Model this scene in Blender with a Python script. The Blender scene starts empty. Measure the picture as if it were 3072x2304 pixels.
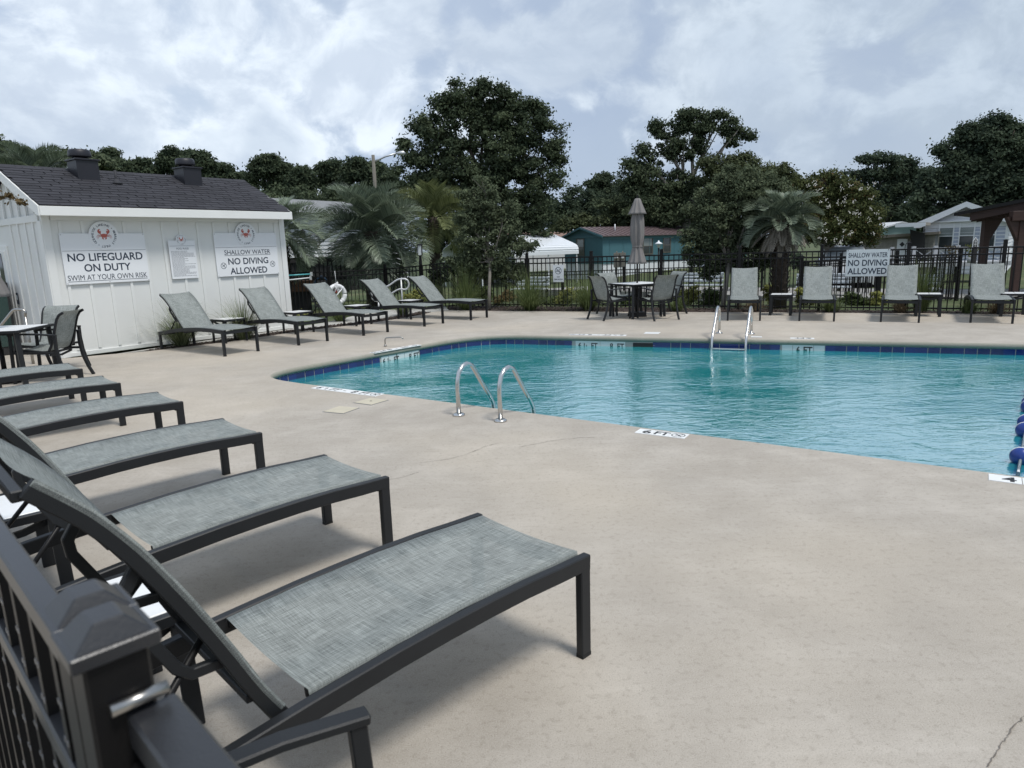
import bpy, bmesh, math, random
from mathutils import Vector, Matrix, geometry
import numpy as np
random.seed(7); RNG = np.random.default_rng(7)
sc = bpy.context.scene
COL = sc.collection
R = math.radians
PI = math.pi

# ------------------------------------------------------------------ camera
F_PX, CAM_H, PITCH, ROLL = 2048.0, 1.55, R(11.282), R(1.824)      # focal length in px of a 3072 px wide frame
_right, _fwd, _down = Vector((1, 0, 0)), Vector((0, math.cos(PITCH), -math.sin(PITCH))), Vector((0, -math.sin(PITCH), -math.cos(PITCH)))
CAM_R = math.cos(ROLL) * _right + math.sin(ROLL) * _down
CAM_D = -math.sin(ROLL) * _right + math.cos(ROLL) * _down
CAM_F = _fwd
CAM_P = Vector((0, 0, CAM_H))
cam = bpy.data.cameras.new('camera'); camo = bpy.data.objects.new('camera', cam); COL.objects.link(camo)
cam.sensor_width = 36; cam.lens = F_PX / 3072 * 36; cam.clip_start = .05; cam.clip_end = 2000
m = Matrix((CAM_R, -CAM_D, -CAM_F)).transposed().to_4x4(); m.translation = CAM_P
camo.matrix_world = m
cam.dof.use_dof = True; cam.dof.focus_distance = 10.0; cam.dof.aperture_fstop = 7.5
sc.camera = camo

# ------------------------------------------------------------------ world, sun, exposure
wd = bpy.data.worlds.new('World'); sc.world = wd; wd.use_nodes = True
WT = wd.node_tree; WT.nodes.clear()
SUN_EL, SUN_AZ = R(64), R(-42)
sd = bpy.data.lights.new('sun', 'SUN'); so = bpy.data.objects.new('sun', sd); COL.objects.link(so)
sd.energy = 1.5; sd.angle = R(14); sd.color = (1, .965, .91)
sv = Vector((math.cos(SUN_EL) * math.cos(SUN_AZ), math.cos(SUN_EL) * math.sin(SUN_AZ), math.sin(SUN_EL)))
so.rotation_euler = sv.to_track_quat('Z', 'Y').to_euler()
sc.view_settings.view_transform = 'Standard'; sc.view_settings.look = 'None'
sc.view_settings.gamma = 1; sc.view_settings.use_curve_mapping = False
sc.view_settings.exposure = 0.90
sc.render.engine = 'CYCLES'
sc.cycles.max_bounces = 8; sc.cycles.transparent_max_bounces = 16; sc.cycles.caustics_reflective = False; sc.cycles.caustics_refractive = False


class NT:
    """small helper to write node trees"""
    def __init__(s, t): s.t = t
    def n(s, typ, **kw):
        nd = s.t.nodes.new(typ)
        for k, v in kw.items():
            if k.startswith('i_'):
                key = k[2:]; key = int(key) if key.isdigit() else key.replace('_', ' ')
                s.put(nd.inputs[key], v)
            else: setattr(nd, k, v)
        return nd
    def put(s, sock, v):
        if isinstance(v, bpy.types.NodeSocket): s.t.links.new(v, sock)
        else:
            if hasattr(sock.default_value, '__len__') and not isinstance(v, str):
                v = tuple(v)
                if len(sock.default_value) == 4 and len(v) == 3: v = v + (1,)
            sock.default_value = v
    def math(s, op, a, b=0.0, c=0.0, clamp=False):
        nd = s.t.nodes.new('ShaderNodeMath'); nd.operation = op; nd.use_clamp = clamp
        s.put(nd.inputs[0], a); s.put(nd.inputs[1], b); s.put(nd.inputs[2], c); return nd.outputs[0]
    def vmath(s, op, a, b=(0, 0, 0)):
        nd = s.t.nodes.new('ShaderNodeVectorMath'); nd.operation = op
        s.put(nd.inputs[0], a); s.put(nd.inputs[1], b)
        return nd.outputs['Value'] if op in ('DOT_PRODUCT', 'LENGTH') else nd.outputs[0]
    def noise(s, vec, scale, detail=4, rough=.5, dist=0.0, out='Fac'):
        nd = s.t.nodes.new('ShaderNodeTexNoise')
        if vec is not None: s.put(nd.inputs['Vector'], vec)
        nd.inputs['Scale'].default_value = scale; nd.inputs['Detail'].default_value = detail
        nd.inputs['Roughness'].default_value = rough; nd.inputs['Distortion'].default_value = dist
        return nd.outputs[0] if out == 'Fac' else nd.outputs['Color']
    def ramp(s, fac, a, b, va=0.0, vb=1.0, smooth=True):
        nd = s.t.nodes.new('ShaderNodeMapRange'); nd.interpolation_type = 'SMOOTHSTEP' if smooth else 'LINEAR'
        s.put(nd.inputs['Value'], fac)
        nd.inputs['From Min'].default_value = a; nd.inputs['From Max'].default_value = b
        nd.inputs['To Min'].default_value = va; nd.inputs['To Max'].default_value = vb
        return nd.outputs[0]
    def mix(s, f, a, b, mode='MIX'):
        nd = s.t.nodes.new('ShaderNodeMix'); nd.data_type = 'RGBA'; nd.blend_type = mode
        s.put(nd.inputs['Factor'], f); s.put(nd.inputs[6], a); s.put(nd.inputs[7], b); return nd.outputs[2]
    def scale(s, vec, k):
        nd = s.t.nodes.new('ShaderNodeMapping'); s.put(nd.inputs['Vector'], vec); nd.inputs['Scale'].default_value = k; return nd.outputs[0]


def px_dir(u, v):
    return (CAM_R * ((u - 1536) / F_PX) + CAM_D * ((v - 1152) / F_PX) + CAM_F)

def gp(u, v, z=0.0):                       # where the sight line of a photo pixel meets the height z
    d = px_dir(u, v); return CAM_P + d * ((z - CAM_H) / d.z)

def at(u, v, y):                           # the point of a sight line y metres away
    d = px_dir(u, v); return CAM_P + d * (y / d.y)

def sky_nodes():
    w = NT(WT)
    tc = w.n('ShaderNodeTexCoord'); d = tc.outputs['Generated']
    sky = w.n('ShaderNodeTexSky', sky_type='NISHITA', sun_disc=False, sun_elevation=SUN_EL, sun_rotation=R(132), air_density=1.0, dust_density=2.0)
    sep = w.n('ShaderNodeSeparateXYZ', i_0=d)
    side = w.ramp(sep.outputs[0], -.6, .7)                         # the bank of grey cloud thickens to the right
    # high thin veil over the blue
    p = w.scale(d, (1, 1, 1.35))
    veil = w.noise(p, 2.4, 6, .55, .6)
    veilc = w.mix(w.ramp(veil, .35, .68), (2.6, 3.2, 4.25), (3.7, 4.3, 5.1))
    veilc = w.mix(w.math('MULTIPLY', side, .7), veilc, (2.35, 2.8, 3.5))
    base = w.mix(.90, sky.outputs[0], veilc)
    # cumulus: fractal noise roughened by rounded cells, so that edges billow
    wv = w.vmath('SUBTRACT', w.noise(p, 4.0, 3, .5, out='Color'), (.5, .5, .5))
    sc_ = WT.nodes.new('ShaderNodeVectorMath'); sc_.operation = 'SCALE'; WT.links.new(wv, sc_.inputs[0]); sc_.inputs['Scale'].default_value = .16
    pw = w.vmath('ADD', p, sc_.outputs[0])
    def cells(scale):
        v = w.n('ShaderNodeTexVoronoi', feature='SMOOTH_F1', i_Scale=scale); w.put(v.inputs['Vector'], pw); v.inputs['Smoothness'].default_value = .35
        return v.outputs['Distance']
    bil = w.math('ADD', w.math('MULTIPLY', cells(7.0), -.30), w.math('MULTIPLY', cells(17.0), -.17))
    big = w.noise(p, 2.1, 2, .5)
    fine = w.noise(pw, 6.0, 12, .60)
    dens = w.math('ADD', w.math('MULTIPLY', big, .62), w.math('ADD', w.math('MULTIPLY', fine, .62), bil))
    dens = w.math('ADD', dens, w.ramp(sep.outputs[2], .02, .45, .23, .13))
    def puff(u, v, rad, gain):
        q = px_dir(u, v).normalized()
        return w.ramp(w.vmath('DOT_PRODUCT', d, tuple(q)), math.cos(rad), 1.0, 0, gain)
    for u, v, rad, gain in PUFFS: dens = w.math('ADD', dens, puff(u, v, rad, gain))
    cov = w.ramp(dens, .50, .625)
    soft = w.noise(w.scale(d, (1, 1, 1.6)), 3.4, 7, .58, .5)
    # sunlit tops, greyer hearts and undersides
    up = w.noise(w.vmath('ADD', pw, (0, 0, .035)), 6.0, 12, .60)
    relief = w.math('SUBTRACT', fine, up)
    lit = w.mix(w.ramp(relief, -.10, .12), (4.0, 4.55, 5.3), (5.5, 6.05, 6.6))
    grey = w.mix(w.ramp(relief, -.10, .12), (2.95, 3.5, 4.15), (3.8, 4.4, 5.05))
    cl = w.mix(w.ramp(sep.outputs[0], -.2, .5), lit, grey)
    cl = w.mix(w.math('MULTIPLY', w.ramp(dens, .66, .92), .55), cl, (3.2, 3.8, 4.6))
    cl = w.mix(w.ramp(soft, .40, .66, 0, .55), cl, (2.7, 3.25, 4.05))
    col = w.mix(w.math('MULTIPLY', cov, .90), base, cl)
    bg = w.n('ShaderNodeBackground', i_Color=col, i_Strength=.092)
    out = w.n('ShaderNodeOutputWorld', i_Surface=bg.outputs[0])
PUFFS = ((60, 400, .10, .10), (430, 420, .22, .12), (760, 480, .10, .12), (1100, 290, .085, .15), (880, 300, .08, .10), (1190, 50, .075, .16), (1460, 210, .12, .10), (2250, 330, .16, .08), (1950, 90, .2, .05), (2650, 120, .22, .06), (1700, 280, .08, .08), (300, 120, .25, .06),
         (640, 400, .055, -.12), (130, 330, .05, -.12), (760, 150, .17, -.10), (1350, 120, .10, -.06), (2480, 380, .12, -.10), (1800, 470, .13, -.10), (985, 430, .05, -.06))
sky_nodes()
wd.cycles.sampling_method = 'MANUAL'; wd.cycles.sample_map_resolution = 1024


# ------------------------------------------------------------------ mesh helpers
class MB:
    def __init__(s): s.v = []; s.f = []; s.sm = []; s.mi = []; s.cur = 0
    def add(s, vs, fs, smooth=False):
        b = len(s.v); s.v += [tuple(p) for p in vs]
        for f in fs: s.f.append(tuple(i + b for i in f)); s.sm.append(smooth); s.mi.append(s.cur)
        return s
    def box(s, c, d, rz=0.0, taper=1.0):
        x, y, z = d[0] / 2, d[1] / 2, d[2] / 2; cr, sr = math.cos(rz), math.sin(rz); vs = []
        for k, (a, b, e) in enumerate(((-1, -1, -1), (1, -1, -1), (1, 1, -1), (-1, 1, -1), (-1, -1, 1), (1, -1, 1), (1, 1, 1), (-1, 1, 1))):
            t = taper if e > 0 else 1
            px, py = a * x * t, b * y * t
            vs.append((c[0] + px * cr - py * sr, c[1] + px * sr + py * cr, c[2] + e * z))
        return s.add(vs, BOXF)
    def bar(s, p, q, w, h, up=(0, 0, 1), w2=None, h2=None):
        p, q = Vector(p), Vector(q); t = (q - p).normalized(); u = Vector(up)
        sd_ = t.cross(u)
        if sd_.length < 1e-4: sd_ = t.cross(Vector((1, 0, 0)))
        sd_.normalize(); n = sd_.cross(t).normalized(); vs = []
        for P_, ww, hh in ((p, w, h), (q, w2 or w, h2 or h)):
            for a, b in ((-1, -1), (1, -1), (1, 1), (-1, 1)): vs.append(P_ + sd_ * (a * ww / 2) + n * (b * hh / 2))
        return s.add(vs, ((0, 3, 2, 1), (4, 5, 6, 7), (0, 1, 5, 4), (1, 2, 6, 5), (2, 3, 7, 6), (3, 0, 4, 7)))
    def strip(s, path, w, h, side):
        """rectangular section swept along a path lying in a plane whose normal is side"""
        side = Vector(side).normalized(); P_ = [Vector(p) for p in path]; vs = []; fs = []
        for i, p in enumerate(P_):
            t = (P_[min(i + 1, len(P_) - 1)] - P_[max(i - 1, 0)]).normalized(); n = side.cross(t).normalized()
            if 0 < i < len(P_) - 1:
                a = (P_[i] - P_[i - 1]).normalized(); k = 1 / max(.5, math.sqrt((1 + a.dot((P_[i + 1] - P_[i]).normalized())) / 2))
            else: k = 1
            for a, b in ((-1, -1), (1, -1), (1, 1), (-1, 1)): vs.append(p + side * (a * w / 2) + n * (b * h / 2 * k))
        L = len(P_)
        for i in range(L - 1):
            for j in range(4): fs.append((i * 4 + j, i * 4 + (j + 1) % 4, i * 4 + 4 + (j + 1) % 4, i * 4 + 4 + j))
        fs += [(0, 3, 2, 1), tuple((L - 1) * 4 + k for k in range(4))]
        return s.add(vs, fs)
    def tube(s, path, r, seg=8, cap=True):
        P_ = [Vector(p) for p in path]; rr = r if hasattr(r, '__len__') else [r] * len(P_); vs = []; fs = []
        n = None
        for i, p in enumerate(P_):
            t = (P_[min(i + 1, len(P_) - 1)] - P_[max(i - 1, 0)]).normalized()
            if n is None:
                n = t.cross(Vector((0, 0, 1)))
                if n.length < .05: n = t.cross(Vector((1, 0, 0)))
            n = (n - t * n.dot(t)).normalized(); b = t.cross(n)
            for k in range(seg):
                a = 2 * PI * k / seg; vs.append(p + (n * math.cos(a) + b * math.sin(a)) * rr[i])
        for i in range(len(P_) - 1):
            for k in range(seg): fs.append((i * seg + k, i * seg + (k + 1) % seg, (i + 1) * seg + (k + 1) % seg, (i + 1) * seg + k))
        s.add(vs, fs, True)
        if cap:
            b = len(s.v) - len(vs); L = len(P_)
            s.f.append(tuple(b + k for k in reversed(range(seg)))); s.f.append(tuple(b + (L - 1) * seg + k for k in range(seg))); s.sm += [False, False]; s.mi += [s.cur] * 2
        return s
    def lathe(s, prof, c=(0, 0, 0), seg=20, smooth=True, rad=None):
        vs = []; fs = []
        for i, (r, z) in enumerate(prof):
            for k in range(seg):
                a = 2 * PI * k / seg; q = r * (rad(a, i) if rad else 1)
                vs.append((c[0] + q * math.cos(a), c[1] + q * math.sin(a), c[2] + z))
        for i in range(len(prof) - 1):
            for k in range(seg): fs.append((i * seg + k, i * seg + (k + 1) % seg, (i + 1) * seg + (k + 1) % seg, (i + 1) * seg + k))
        if prof[0][0] > 1e-4: fs.append(tuple(reversed(range(seg))))
        if prof[-1][0] > 1e-4: fs.append(tuple((len(prof) - 1) * seg + k for k in range(seg)))
        return s.add(vs, fs, smooth)
    def prism(s, poly, a, b, ax='y'):
        """2-D polygon extruded from a to b along an axis; polygon given in the other two"""
        def mk(p, t): return {'y': (p[0], t, p[1]), 'x': (t, p[0], p[1]), 'z': (p[0], p[1], t)}[ax]
        n = len(poly); vs = [mk(p, a) for p in poly] + [mk(p, b) for p in poly]
        fs = [tuple(range(n)), tuple(reversed(range(n, 2 * n)))] + [(i, n + i, n + (i + 1) % n, (i + 1) % n) for i in range(n)]
        return s.add(vs, fs)
    def mesh(s, name, mats, bev=0.0):
        me = bpy.data.meshes.new(name); me.from_pydata(s.v, [], s.f); me.update()
        for mt in (mats if isinstance(mats, (list, tuple)) else [mats]): me.materials.append(mt)
        me.polygons.foreach_set('use_smooth', s.sm); me.polygons.foreach_set('material_index', s.mi)
        bm = bmesh.new(); bm.from_mesh(me); bmesh.ops.recalc_face_normals(bm, faces=bm.faces)
        if bev:
            es = [e for e in bm.edges if len(e.link_faces) == 2 and e.calc_face_angle(0) > .6]
            bmesh.ops.bevel(bm, geom=es, offset=bev, segments=1, affect='EDGES', clamp_overlap=True)
        bm.to_mesh(me); bm.free(); me.update()
        return me
    def build(s, name, mats, parent=None, bev=0.0):
        return put(name, s.mesh(name, mats, bev), parent)
BOXF = ((0, 3, 2, 1), (4, 5, 6, 7), (0, 1, 5, 4), (1, 2, 6, 5), (2, 3, 7, 6), (3, 0, 4, 7))

def put(name, me, parent=None, loc=(0, 0, 0), rz=0.0):
    o = bpy.data.objects.new(name, me); COL.objects.link(o); o.parent = parent; o.location = loc; o.rotation_euler = (0, 0, rz)
    return o
def tag(o, label=None, cat=None, group=None, kind=None):
    if label: o['label'] = label
    if cat: o['category'] = cat
    if group: o['group'] = group
    if kind: o['kind'] = kind
    return o
def thing(name, loc, rz, label, cat, group=None):
    o = bpy.data.objects.new(name, None); COL.objects.link(o); o.location = loc; o.rotation_euler = (0, 0, rz); o.empty_display_size = .1
    return tag(o, label, cat, group)
def kids(o): return [c for c in ALLKIDS.get(o.name, [])]
ALLKIDS = {}
def dup(root, loc, rz, label, group=None, tree=None):
    def cp(o, par):
        c = o.copy(); COL.objects.link(c); c.parent = par
        for ch in o.children: cp(ch, c)
        return c
    r = cp(root, None); r.location = loc; r.rotation_euler = (0, 0, rz); r['label'] = label
    if group: r['group'] = group
    return r

# ------------------------------------------------------------------ text helpers
_glyph = {}
def text_raw(txt, bold=0.0):
    k = (txt, bold)
    if k not in _glyph:
        cu = bpy.data.curves.new('lettering', 'FONT'); cu.body = txt; cu.size = 1; cu.offset = bold; cu.resolution_u = 4
        o = bpy.data.objects.new('lettering', cu); COL.objects.link(o)
        bpy.context.view_layer.update()
        me = bpy.data.meshes.new_from_object(o.evaluated_get(bpy.context.evaluated_depsgraph_get()))
        vs = [tuple(v.co) for v in me.vertices]; fs = [tuple(p.vertices) for p in me.polygons]
        bpy.data.objects.remove(o); bpy.data.meshes.remove(me); bpy.data.curves.remove(cu)
        _glyph[k] = (vs, fs)
    return _glyph[k]
def text_fit(mb, txt, x0, x1, z0, z1, y, bold=.012, cap=True):
    """lettering stretched to a rectangle in the x-z plane, facing -y"""
    vs, fs = text_raw(txt, bold)
    xs = [v[0] for v in vs]; a, b = min(xs), max(xs); H_ = .729
    zz = [v[1] for v in vs]; c, d = (0, H_) if cap else (min(zz), max(zz))
    mb.add([(x0 + (v[0] - a) / (b - a) * (x1 - x0), y, z0 + (v[1] - c) / (d - c) * (z1 - z0)) for v in vs], fs)
def text_ring(mb, txt, cx, cz, r, size, y, start, sweep, bold=.012):
    """letters set clockwise round a circle, feet to the centre"""
    n = len(txt)
    for i, ch in enumerate(txt):
        if ch == ' ': continue
        a = start - sweep * (i + .5) / n
        if ch == '*':
            mb.add([(cx + r * math.cos(a) + .16 * size * math.cos(k * PI / 4), y, cz + r * math.sin(a) + .16 * size * math.sin(k * PI / 4)) for k in range(8)], [tuple(range(8))]); continue
        vs, fs = text_raw(ch, bold); xs = [v[0] for v in vs]; mx = (min(xs) + max(xs)) / 2
        t = a - PI / 2; ct, st = math.cos(t), math.sin(t)
        out = []
        for v in vs:
            X, Z = (v[0] - mx) * size, (v[1] - .36) * size + r
            out.append((cx + X * ct - Z * st, y, cz + X * st + Z * ct))
        mb.add(out, fs)
def ring(mb, cx, cz, r0, r1, y, n=28):
    vs = []; fs = []
    for k in range(n):
        a = 2 * PI * k / n
        for r in (r0, r1): vs.append((cx + r * math.cos(a), y, cz + r * math.sin(a)))
    for k in range(n): j = (k + 1) % n; fs.append((2 * k, 2 * k + 1, 2 * j + 1, 2 * j))
    mb.add(vs, fs)
def disc(mb, cx, cz, rx, rz_, y, n=28, rot=0):
    mb.add([(cx + rx * math.cos(2 * PI * k / n) * math.cos(rot) - rz_ * math.sin(2 * PI * k / n) * math.sin(rot), y, cz + rx * math.cos(2 * PI * k / n) * math.sin(rot) + rz_ * math.sin(2 * PI * k / n) * math.cos(rot)) for k in range(n)], [tuple(range(n))])
def line2(mb, x0, z0, x1, z1, w, y):
    d = Vector((x1 - x0, z1 - z0)).normalized(); n = Vector((-d.y, d.x)) * w / 2
    mb.add([(x0 + n.x, y, z0 + n.y), (x1 + n.x, y, z1 + n.y), (x1 - n.x, y, z1 - n.y), (x0 - n.x, y, z0 - n.y)], [(0, 1, 2, 3)])
def no_diving(mb, cx, cz, r, y):
    ring(mb, cx, cz, r * .86, r, y); line2(mb, cx - r * .62, cz + r * .62, cx + r * .62, cz - r * .62, r * .12, y - .0006)
    line2(mb, cx - r * .45, cz - r * .2, cx + r * .35, cz + r * .25, r * .17, y - .0012); line2(mb, cx + r * .2, cz + r * .15, cx + r * .1, cz - r * .4, r * .12, y - .0018); disc(mb, cx + r * .45, cz + r * .42, r * .13, r * .13, y - .0018, 10)
def crab(mb, cx, cz, s, y):
    disc(mb, cx, cz, .40 * s, .27 * s, y)
    for k in (-1, 1):
        line2(mb, cx + k * .3 * s, cz + .12 * s, cx + k * .52 * s, cz + .30 * s, .13 * s, y - .0006)
        vs = [(.42, .26), (.66, .30), (.80, .52), (.74, .78), (.52, .92), (.40, .82), (.55, .72), (.50, .60), (.36, .70), (.34, .46)]
        mb.add([(cx + k * a * s, y - .001, cz + b * s) for a, b in vs], [tuple(range(len(vs)))])
        for j, (a0, b0, a1, b1, a2, b2) in enumerate(((.36, .05, .72, .12, 1.0, -.10), (.36, -.02, .72, .0, .98, -.28), (.34, -.1, .66, -.12, .88, -.42))):
            line2(mb, cx + k * a0 * s, cz + b0 * s, cx + k * a1 * s, cz + b1 * s, .05 * s, y - .0016); line2(mb, cx + k * a1 * s, cz + b1 * s, cx + k * a2 * s, cz + b2 * s, .035 * s, y - .0022)
        disc(mb, cx + k * .2 * s, cz - .36 * s, .17 * s, .085 * s, y - .0028, 14, k * .9)
# ------------------------------------------------------------------ materials
M = {}
def mat(name, col, rough=.6, metal=0.0, var=.12, vs=3.0, bump=0.0, bs=40.0, spec=.5, coord='Object', stretch=(1, 1, 1), extra=None):
    mt = bpy.data.materials.new(name); mt.use_nodes = True; t = mt.node_tree; t.nodes.clear(); w = NT(t)
    tc = w.n('ShaderNodeTexCoord'); v = tc.outputs[coord]
    if stretch != (1, 1, 1): v = w.scale(v, stretch)
    k = w.ramp(w.noise(v, vs, 5, .6), .25, .75, 1 - var, 1 + var, False)
    c = w.mix(1.0, col + (1,), w.vmath('SCALE', (1, 1, 1), (0, 0, 0)), 'MULTIPLY')
    sc_ = t.nodes.new('ShaderNodeVectorMath'); sc_.operation = 'SCALE'; sc_.inputs[0].default_value = col; w.put(sc_.inputs['Scale'], k)
    c = sc_.outputs[0]
    b = w.n('ShaderNodeBsdfPrincipled'); 
    if extra: c = extra(w, v, c, b) or c
    w.put(b.inputs['Base Color'], c); b.inputs['Roughness'].default_value = rough; b.inputs['Metallic'].default_value = metal; b.inputs['Specular IOR Level'].default_value = spec
    if bump:
        bn = w.n('ShaderNodeBump', i_Strength=min(1, bump), i_Distance=.004); w.put(bn.inputs['Height'], w.noise(v, bs, 4, .6)); t.links.new(bn.outputs[0], b.inputs['Normal'])
    w.n('ShaderNodeOutputMaterial', i_Surface=b.outputs[0])
    M[name] = mt; return mt

mat('frame', (.015, .0165, .0185), .46, 0, .15, 6, .15, 300, .32)
mat('black_metal', (.0075, .0072, .0075), .42, 0, .2, 5, .1, 200, .22)
mat('cap_metal', (.022, .023, .026), .34, 0, .12, 6, .12, 300, .6)  # black metal with sky reflection painted in as a lighter base
mat('white_paint', (.74, .75, .73), .55, 0, .04, 1.2, .2, 60)
mat('white_batten', (.76, .77, .75), .5, 0, .03, 2)
mat('trim', (.78, .79, .77), .5, 0, .03, 2)
mat('sign_white', (.80, .82, .84), .35, 0, .02, 2)
mat('navy_ink', (.018, .03, .055), .5, 0, .05, 20)
mat('grey_ink', (.16, .17, .19), .5, 0, .05, 20)
mat('pale_ink', (.30, .31, .33), .5, 0, .05, 20)
mat('crab_red', (.45, .105, .08), .5, 0, .06, 20)
mat('sign_pale', (.62, .68, .70), .4, 0, .04, 3)
mat('black_ink', (.012, .013, .014), .55, 0, .05, 20)
mat('red_ink', (.5, .03, .03), .5)
mat('screw', (.45, .45, .46), .35, .8)
mat('chimney_metal', (.012, .012, .018), .45, 0, .25, 2.5, .15, 30)
mat('steel', (.60, .60, .59), .24, 1, .06, 12)
mat('steel_dull', (.40, .39, .37), .32, 1, .08, 12)
mat('rail_white', (.58, .59, .59), .4, .3, .05, 4)
mat('table_tile', (.74, .75, .75), .35, 0, .05, 9, .2, 60)
mat('grout', (.42, .42, .40), .8)
mat('wood_brown', (.038, .016, .011), .6, 0, .3, 3, .3, 20, stretch=(1, 1, 8))
mat('roof_black', (.035, .036, .042), .8, 0, .3, 8)
mat('crate_wood', (.12, .06, .03), .7, 0, .25, 6, .3, 30, stretch=(1, 6, 6))
mat('blue_hose', (.012, .045, .10), .4)
mat('teal_pole', (.10, .42, .45), .35)
mat('buoy', (.74, .75, .76), .4, 0, .04, 4)
mat('buoy_red', (.22, .03, .025), .4)
mat('rope_white', (.70, .71, .72), .7)
mat('rope_blue', (.05, .10, .14), .7)
mat('float_blue', (.015, .045, .24), .28)
mat('float_white', (.75, .77, .79), .35)
mat('lid', (.50, .455, .35), .6, 0, .08, 6, .3, 90)
mat('marker_tile', (.74, .75, .74), .4, 0, .05, 8)
mat('pool_tile_white', (.66, .72, .72), .3, 0, .04, 10)
mat('bark', (.075, .062, .050), .9, 0, .35, 5, .6, 18, stretch=(1, 1, .3))
mat('bark_grey', (.17, .155, .135), .9, 0, .3, 5, .6, 18, stretch=(1, 1, .3))
mat('palm_bark', (.055, .043, .034), .95, 0, .4, 9, .9, 25)
mat('teal_wall', (.060, .155, .185), .6, 0, .07, .6, 0, 40, stretch=(6, 6, .3))
mat('teal_trim', (.07, .175, .205), .55, 0, .04, 2)
mat('maroon_roof', (.135, .098, .10), .45, 0, .12, 1)
mat('brown_roof', (.20, .125, .095), .85, 0, .22, 6)
mat('grey_roof', (.20, .205, .21), .85, 0, .25, 7)
mat('dark_roof', (.06, .06, .065), .85, 0, .25, 7)
mat('siding', (.64, .66, .68), .5, 0, .04, 1)
mat('siding_blue', (.36, .40, .50), .5, 0, .04, 1)
mat('house_trim', (.70, .72, .74), .5, 0, .03, 1)
mat('window_glass', (.035, .042, .045), .06, 0, .2, 1, spec=.8)
mat('window_pale', (.20, .23, .23), .12, 0, .1, 1, spec=.8)
mat('window_frame_brown', (.13, .12, .10), .5)
mat('carport_white', (.74, .77, .80), .3, 0, .03, 1)
mat('maroon_wall', (.055, .017, .020), .6)
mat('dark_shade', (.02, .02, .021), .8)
mat('weathered_wood', (.26, .245, .22), .85, 0, .25, 4, .3, 20)
mat('deck_paint', (.42, .43, .45), .7, 0, .1, 3)
mat('mint', (.36, .50, .46), .6, 0, .05, 2)
mat('brown_wall', (.17, .15, .125), .8, 0, .2, 4)
mat('meter_box', (.20, .185, .155), .55, .2, .15, 5)
mat('car_paint', (.46, .47, .48), .3, .3, .02, 2)
mat('car_glass', (.22, .25, .27), .06, 0, .05, 2, spec=1)  # base colour lightened in place of the sky reflected in the glass
mat('car_black', (.012, .012, .013), .5)
mat('car_lamp', (.62, .64, .66), .1, .2)
mat('rubber', (.012, .012, .012), .8)
mat('chrome', (.7, .7, .7), .15, 1)
mat('bench_sky_sheen', (.62, .66, .70), .25, .2, .05, 3)  # white base colour stands in for bright sky mirrored by the slats
mat('pole_wood', (.15, .14, .12), .9, 0, .25, 6, .3, 25, stretch=(1, 1, .2))
mat('lamp_metal', (.55, .56, .57), .4, .6)
mat('lamp_glass', (.55, .58, .58), .15, 0, .05, 3)
mat('concrete_pad', (.42, .41, .38), .85, 0, .1, 3, .4, 90)
mat('flower_white', (.7, .68, .62), .7)
mat('flower_rust', (.35, .13, .06), .7)
mat('dead_frond', (.25, .225, .185), .9, 0, .25, 8)
mat('brick_brown', (.22, .12, .08), .9, 0, .2, 5)
mat('cabinet_green', (.018, .045, .038), .25, 0, .1, 3, spec=.8)
mat('umbrella', (.20, .19, .185), .9, 0, .10, 5, .3, 250)

def leafmat(name, dark, light, trans=.35, rough=.75, autumn=None, aut=.0, spec=.12):
    mt = bpy.data.materials.new(name); mt.use_nodes = True; t = mt.node_tree; t.nodes.clear(); w = NT(t)
    dark = tuple(c * 1.3 for c in dark); light = tuple(c * 1.3 for c in light)
    a = w.n('ShaderNodeAttribute', attribute_name='tint')
    c = w.mix(a.outputs['Fac'], dark, light)
    if autumn: c = w.mix(w.ramp(a.outputs['Fac'], 1 - aut, 1 - aut * .6), c, autumn)
    d = w.n('ShaderNodeBsdfPrincipled', i_Base_Color=c, i_Roughness=rough); d.inputs['Specular IOR Level'].default_value = spec
    tr = w.n('ShaderNodeBsdfTranslucent', i_Color=c)
    mx = w.n('ShaderNodeMixShader', i_0=trans); t.links.new(d.outputs[0], mx.inputs[1]); t.links.new(tr.outputs[0], mx.inputs[2])
    w.n('ShaderNodeOutputMaterial', i_Surface=mx.outputs[0]); M[name] = mt
leafmat('leaf_oak', (.030, .043, .026), (.088, .110, .062))
leafmat('leaf_oak_near', (.050, .064, .038), (.125, .150, .088))
leafmat('leaf_pine', (.028, .042, .026), (.078, .098, .056))
leafmat('leaf_dark', (.026, .039, .028), (.072, .095, .058))
leafmat('leaf_olive', (.036, .046, .026), (.098, .115, .056))
leafmat('leaf_myrtle', (.034, .044, .018), (.105, .118, .045), autumn=(.125, .085, .038), aut=.16)
leafmat('leaf_yellow', (.105, .115, .034), (.30, .30, .10))
leafmat('leaf_rust', (.07, .055, .028), (.17, .12, .06))
leafmat('leaf_shrub', (.035, .050, .020), (.10, .13, .05))
leafmat('palm_leaf', (.060, .080, .056), (.25, .295, .215), .2, .45, spec=.3)
leafmat('palm_leaf_yellow', (.070, .085, .034), (.20, .22, .105), .25, .45)
leafmat('grass_blade', (.075, .095, .045), (.26, .29, .17), .25, .5)
leafmat('grass_green', (.045, .065, .024), (.15, .185, .075), .25, .5)
leafmat('grass_brown', (.11, .085, .055), (.22, .18, .12), .2, .7)

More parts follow.
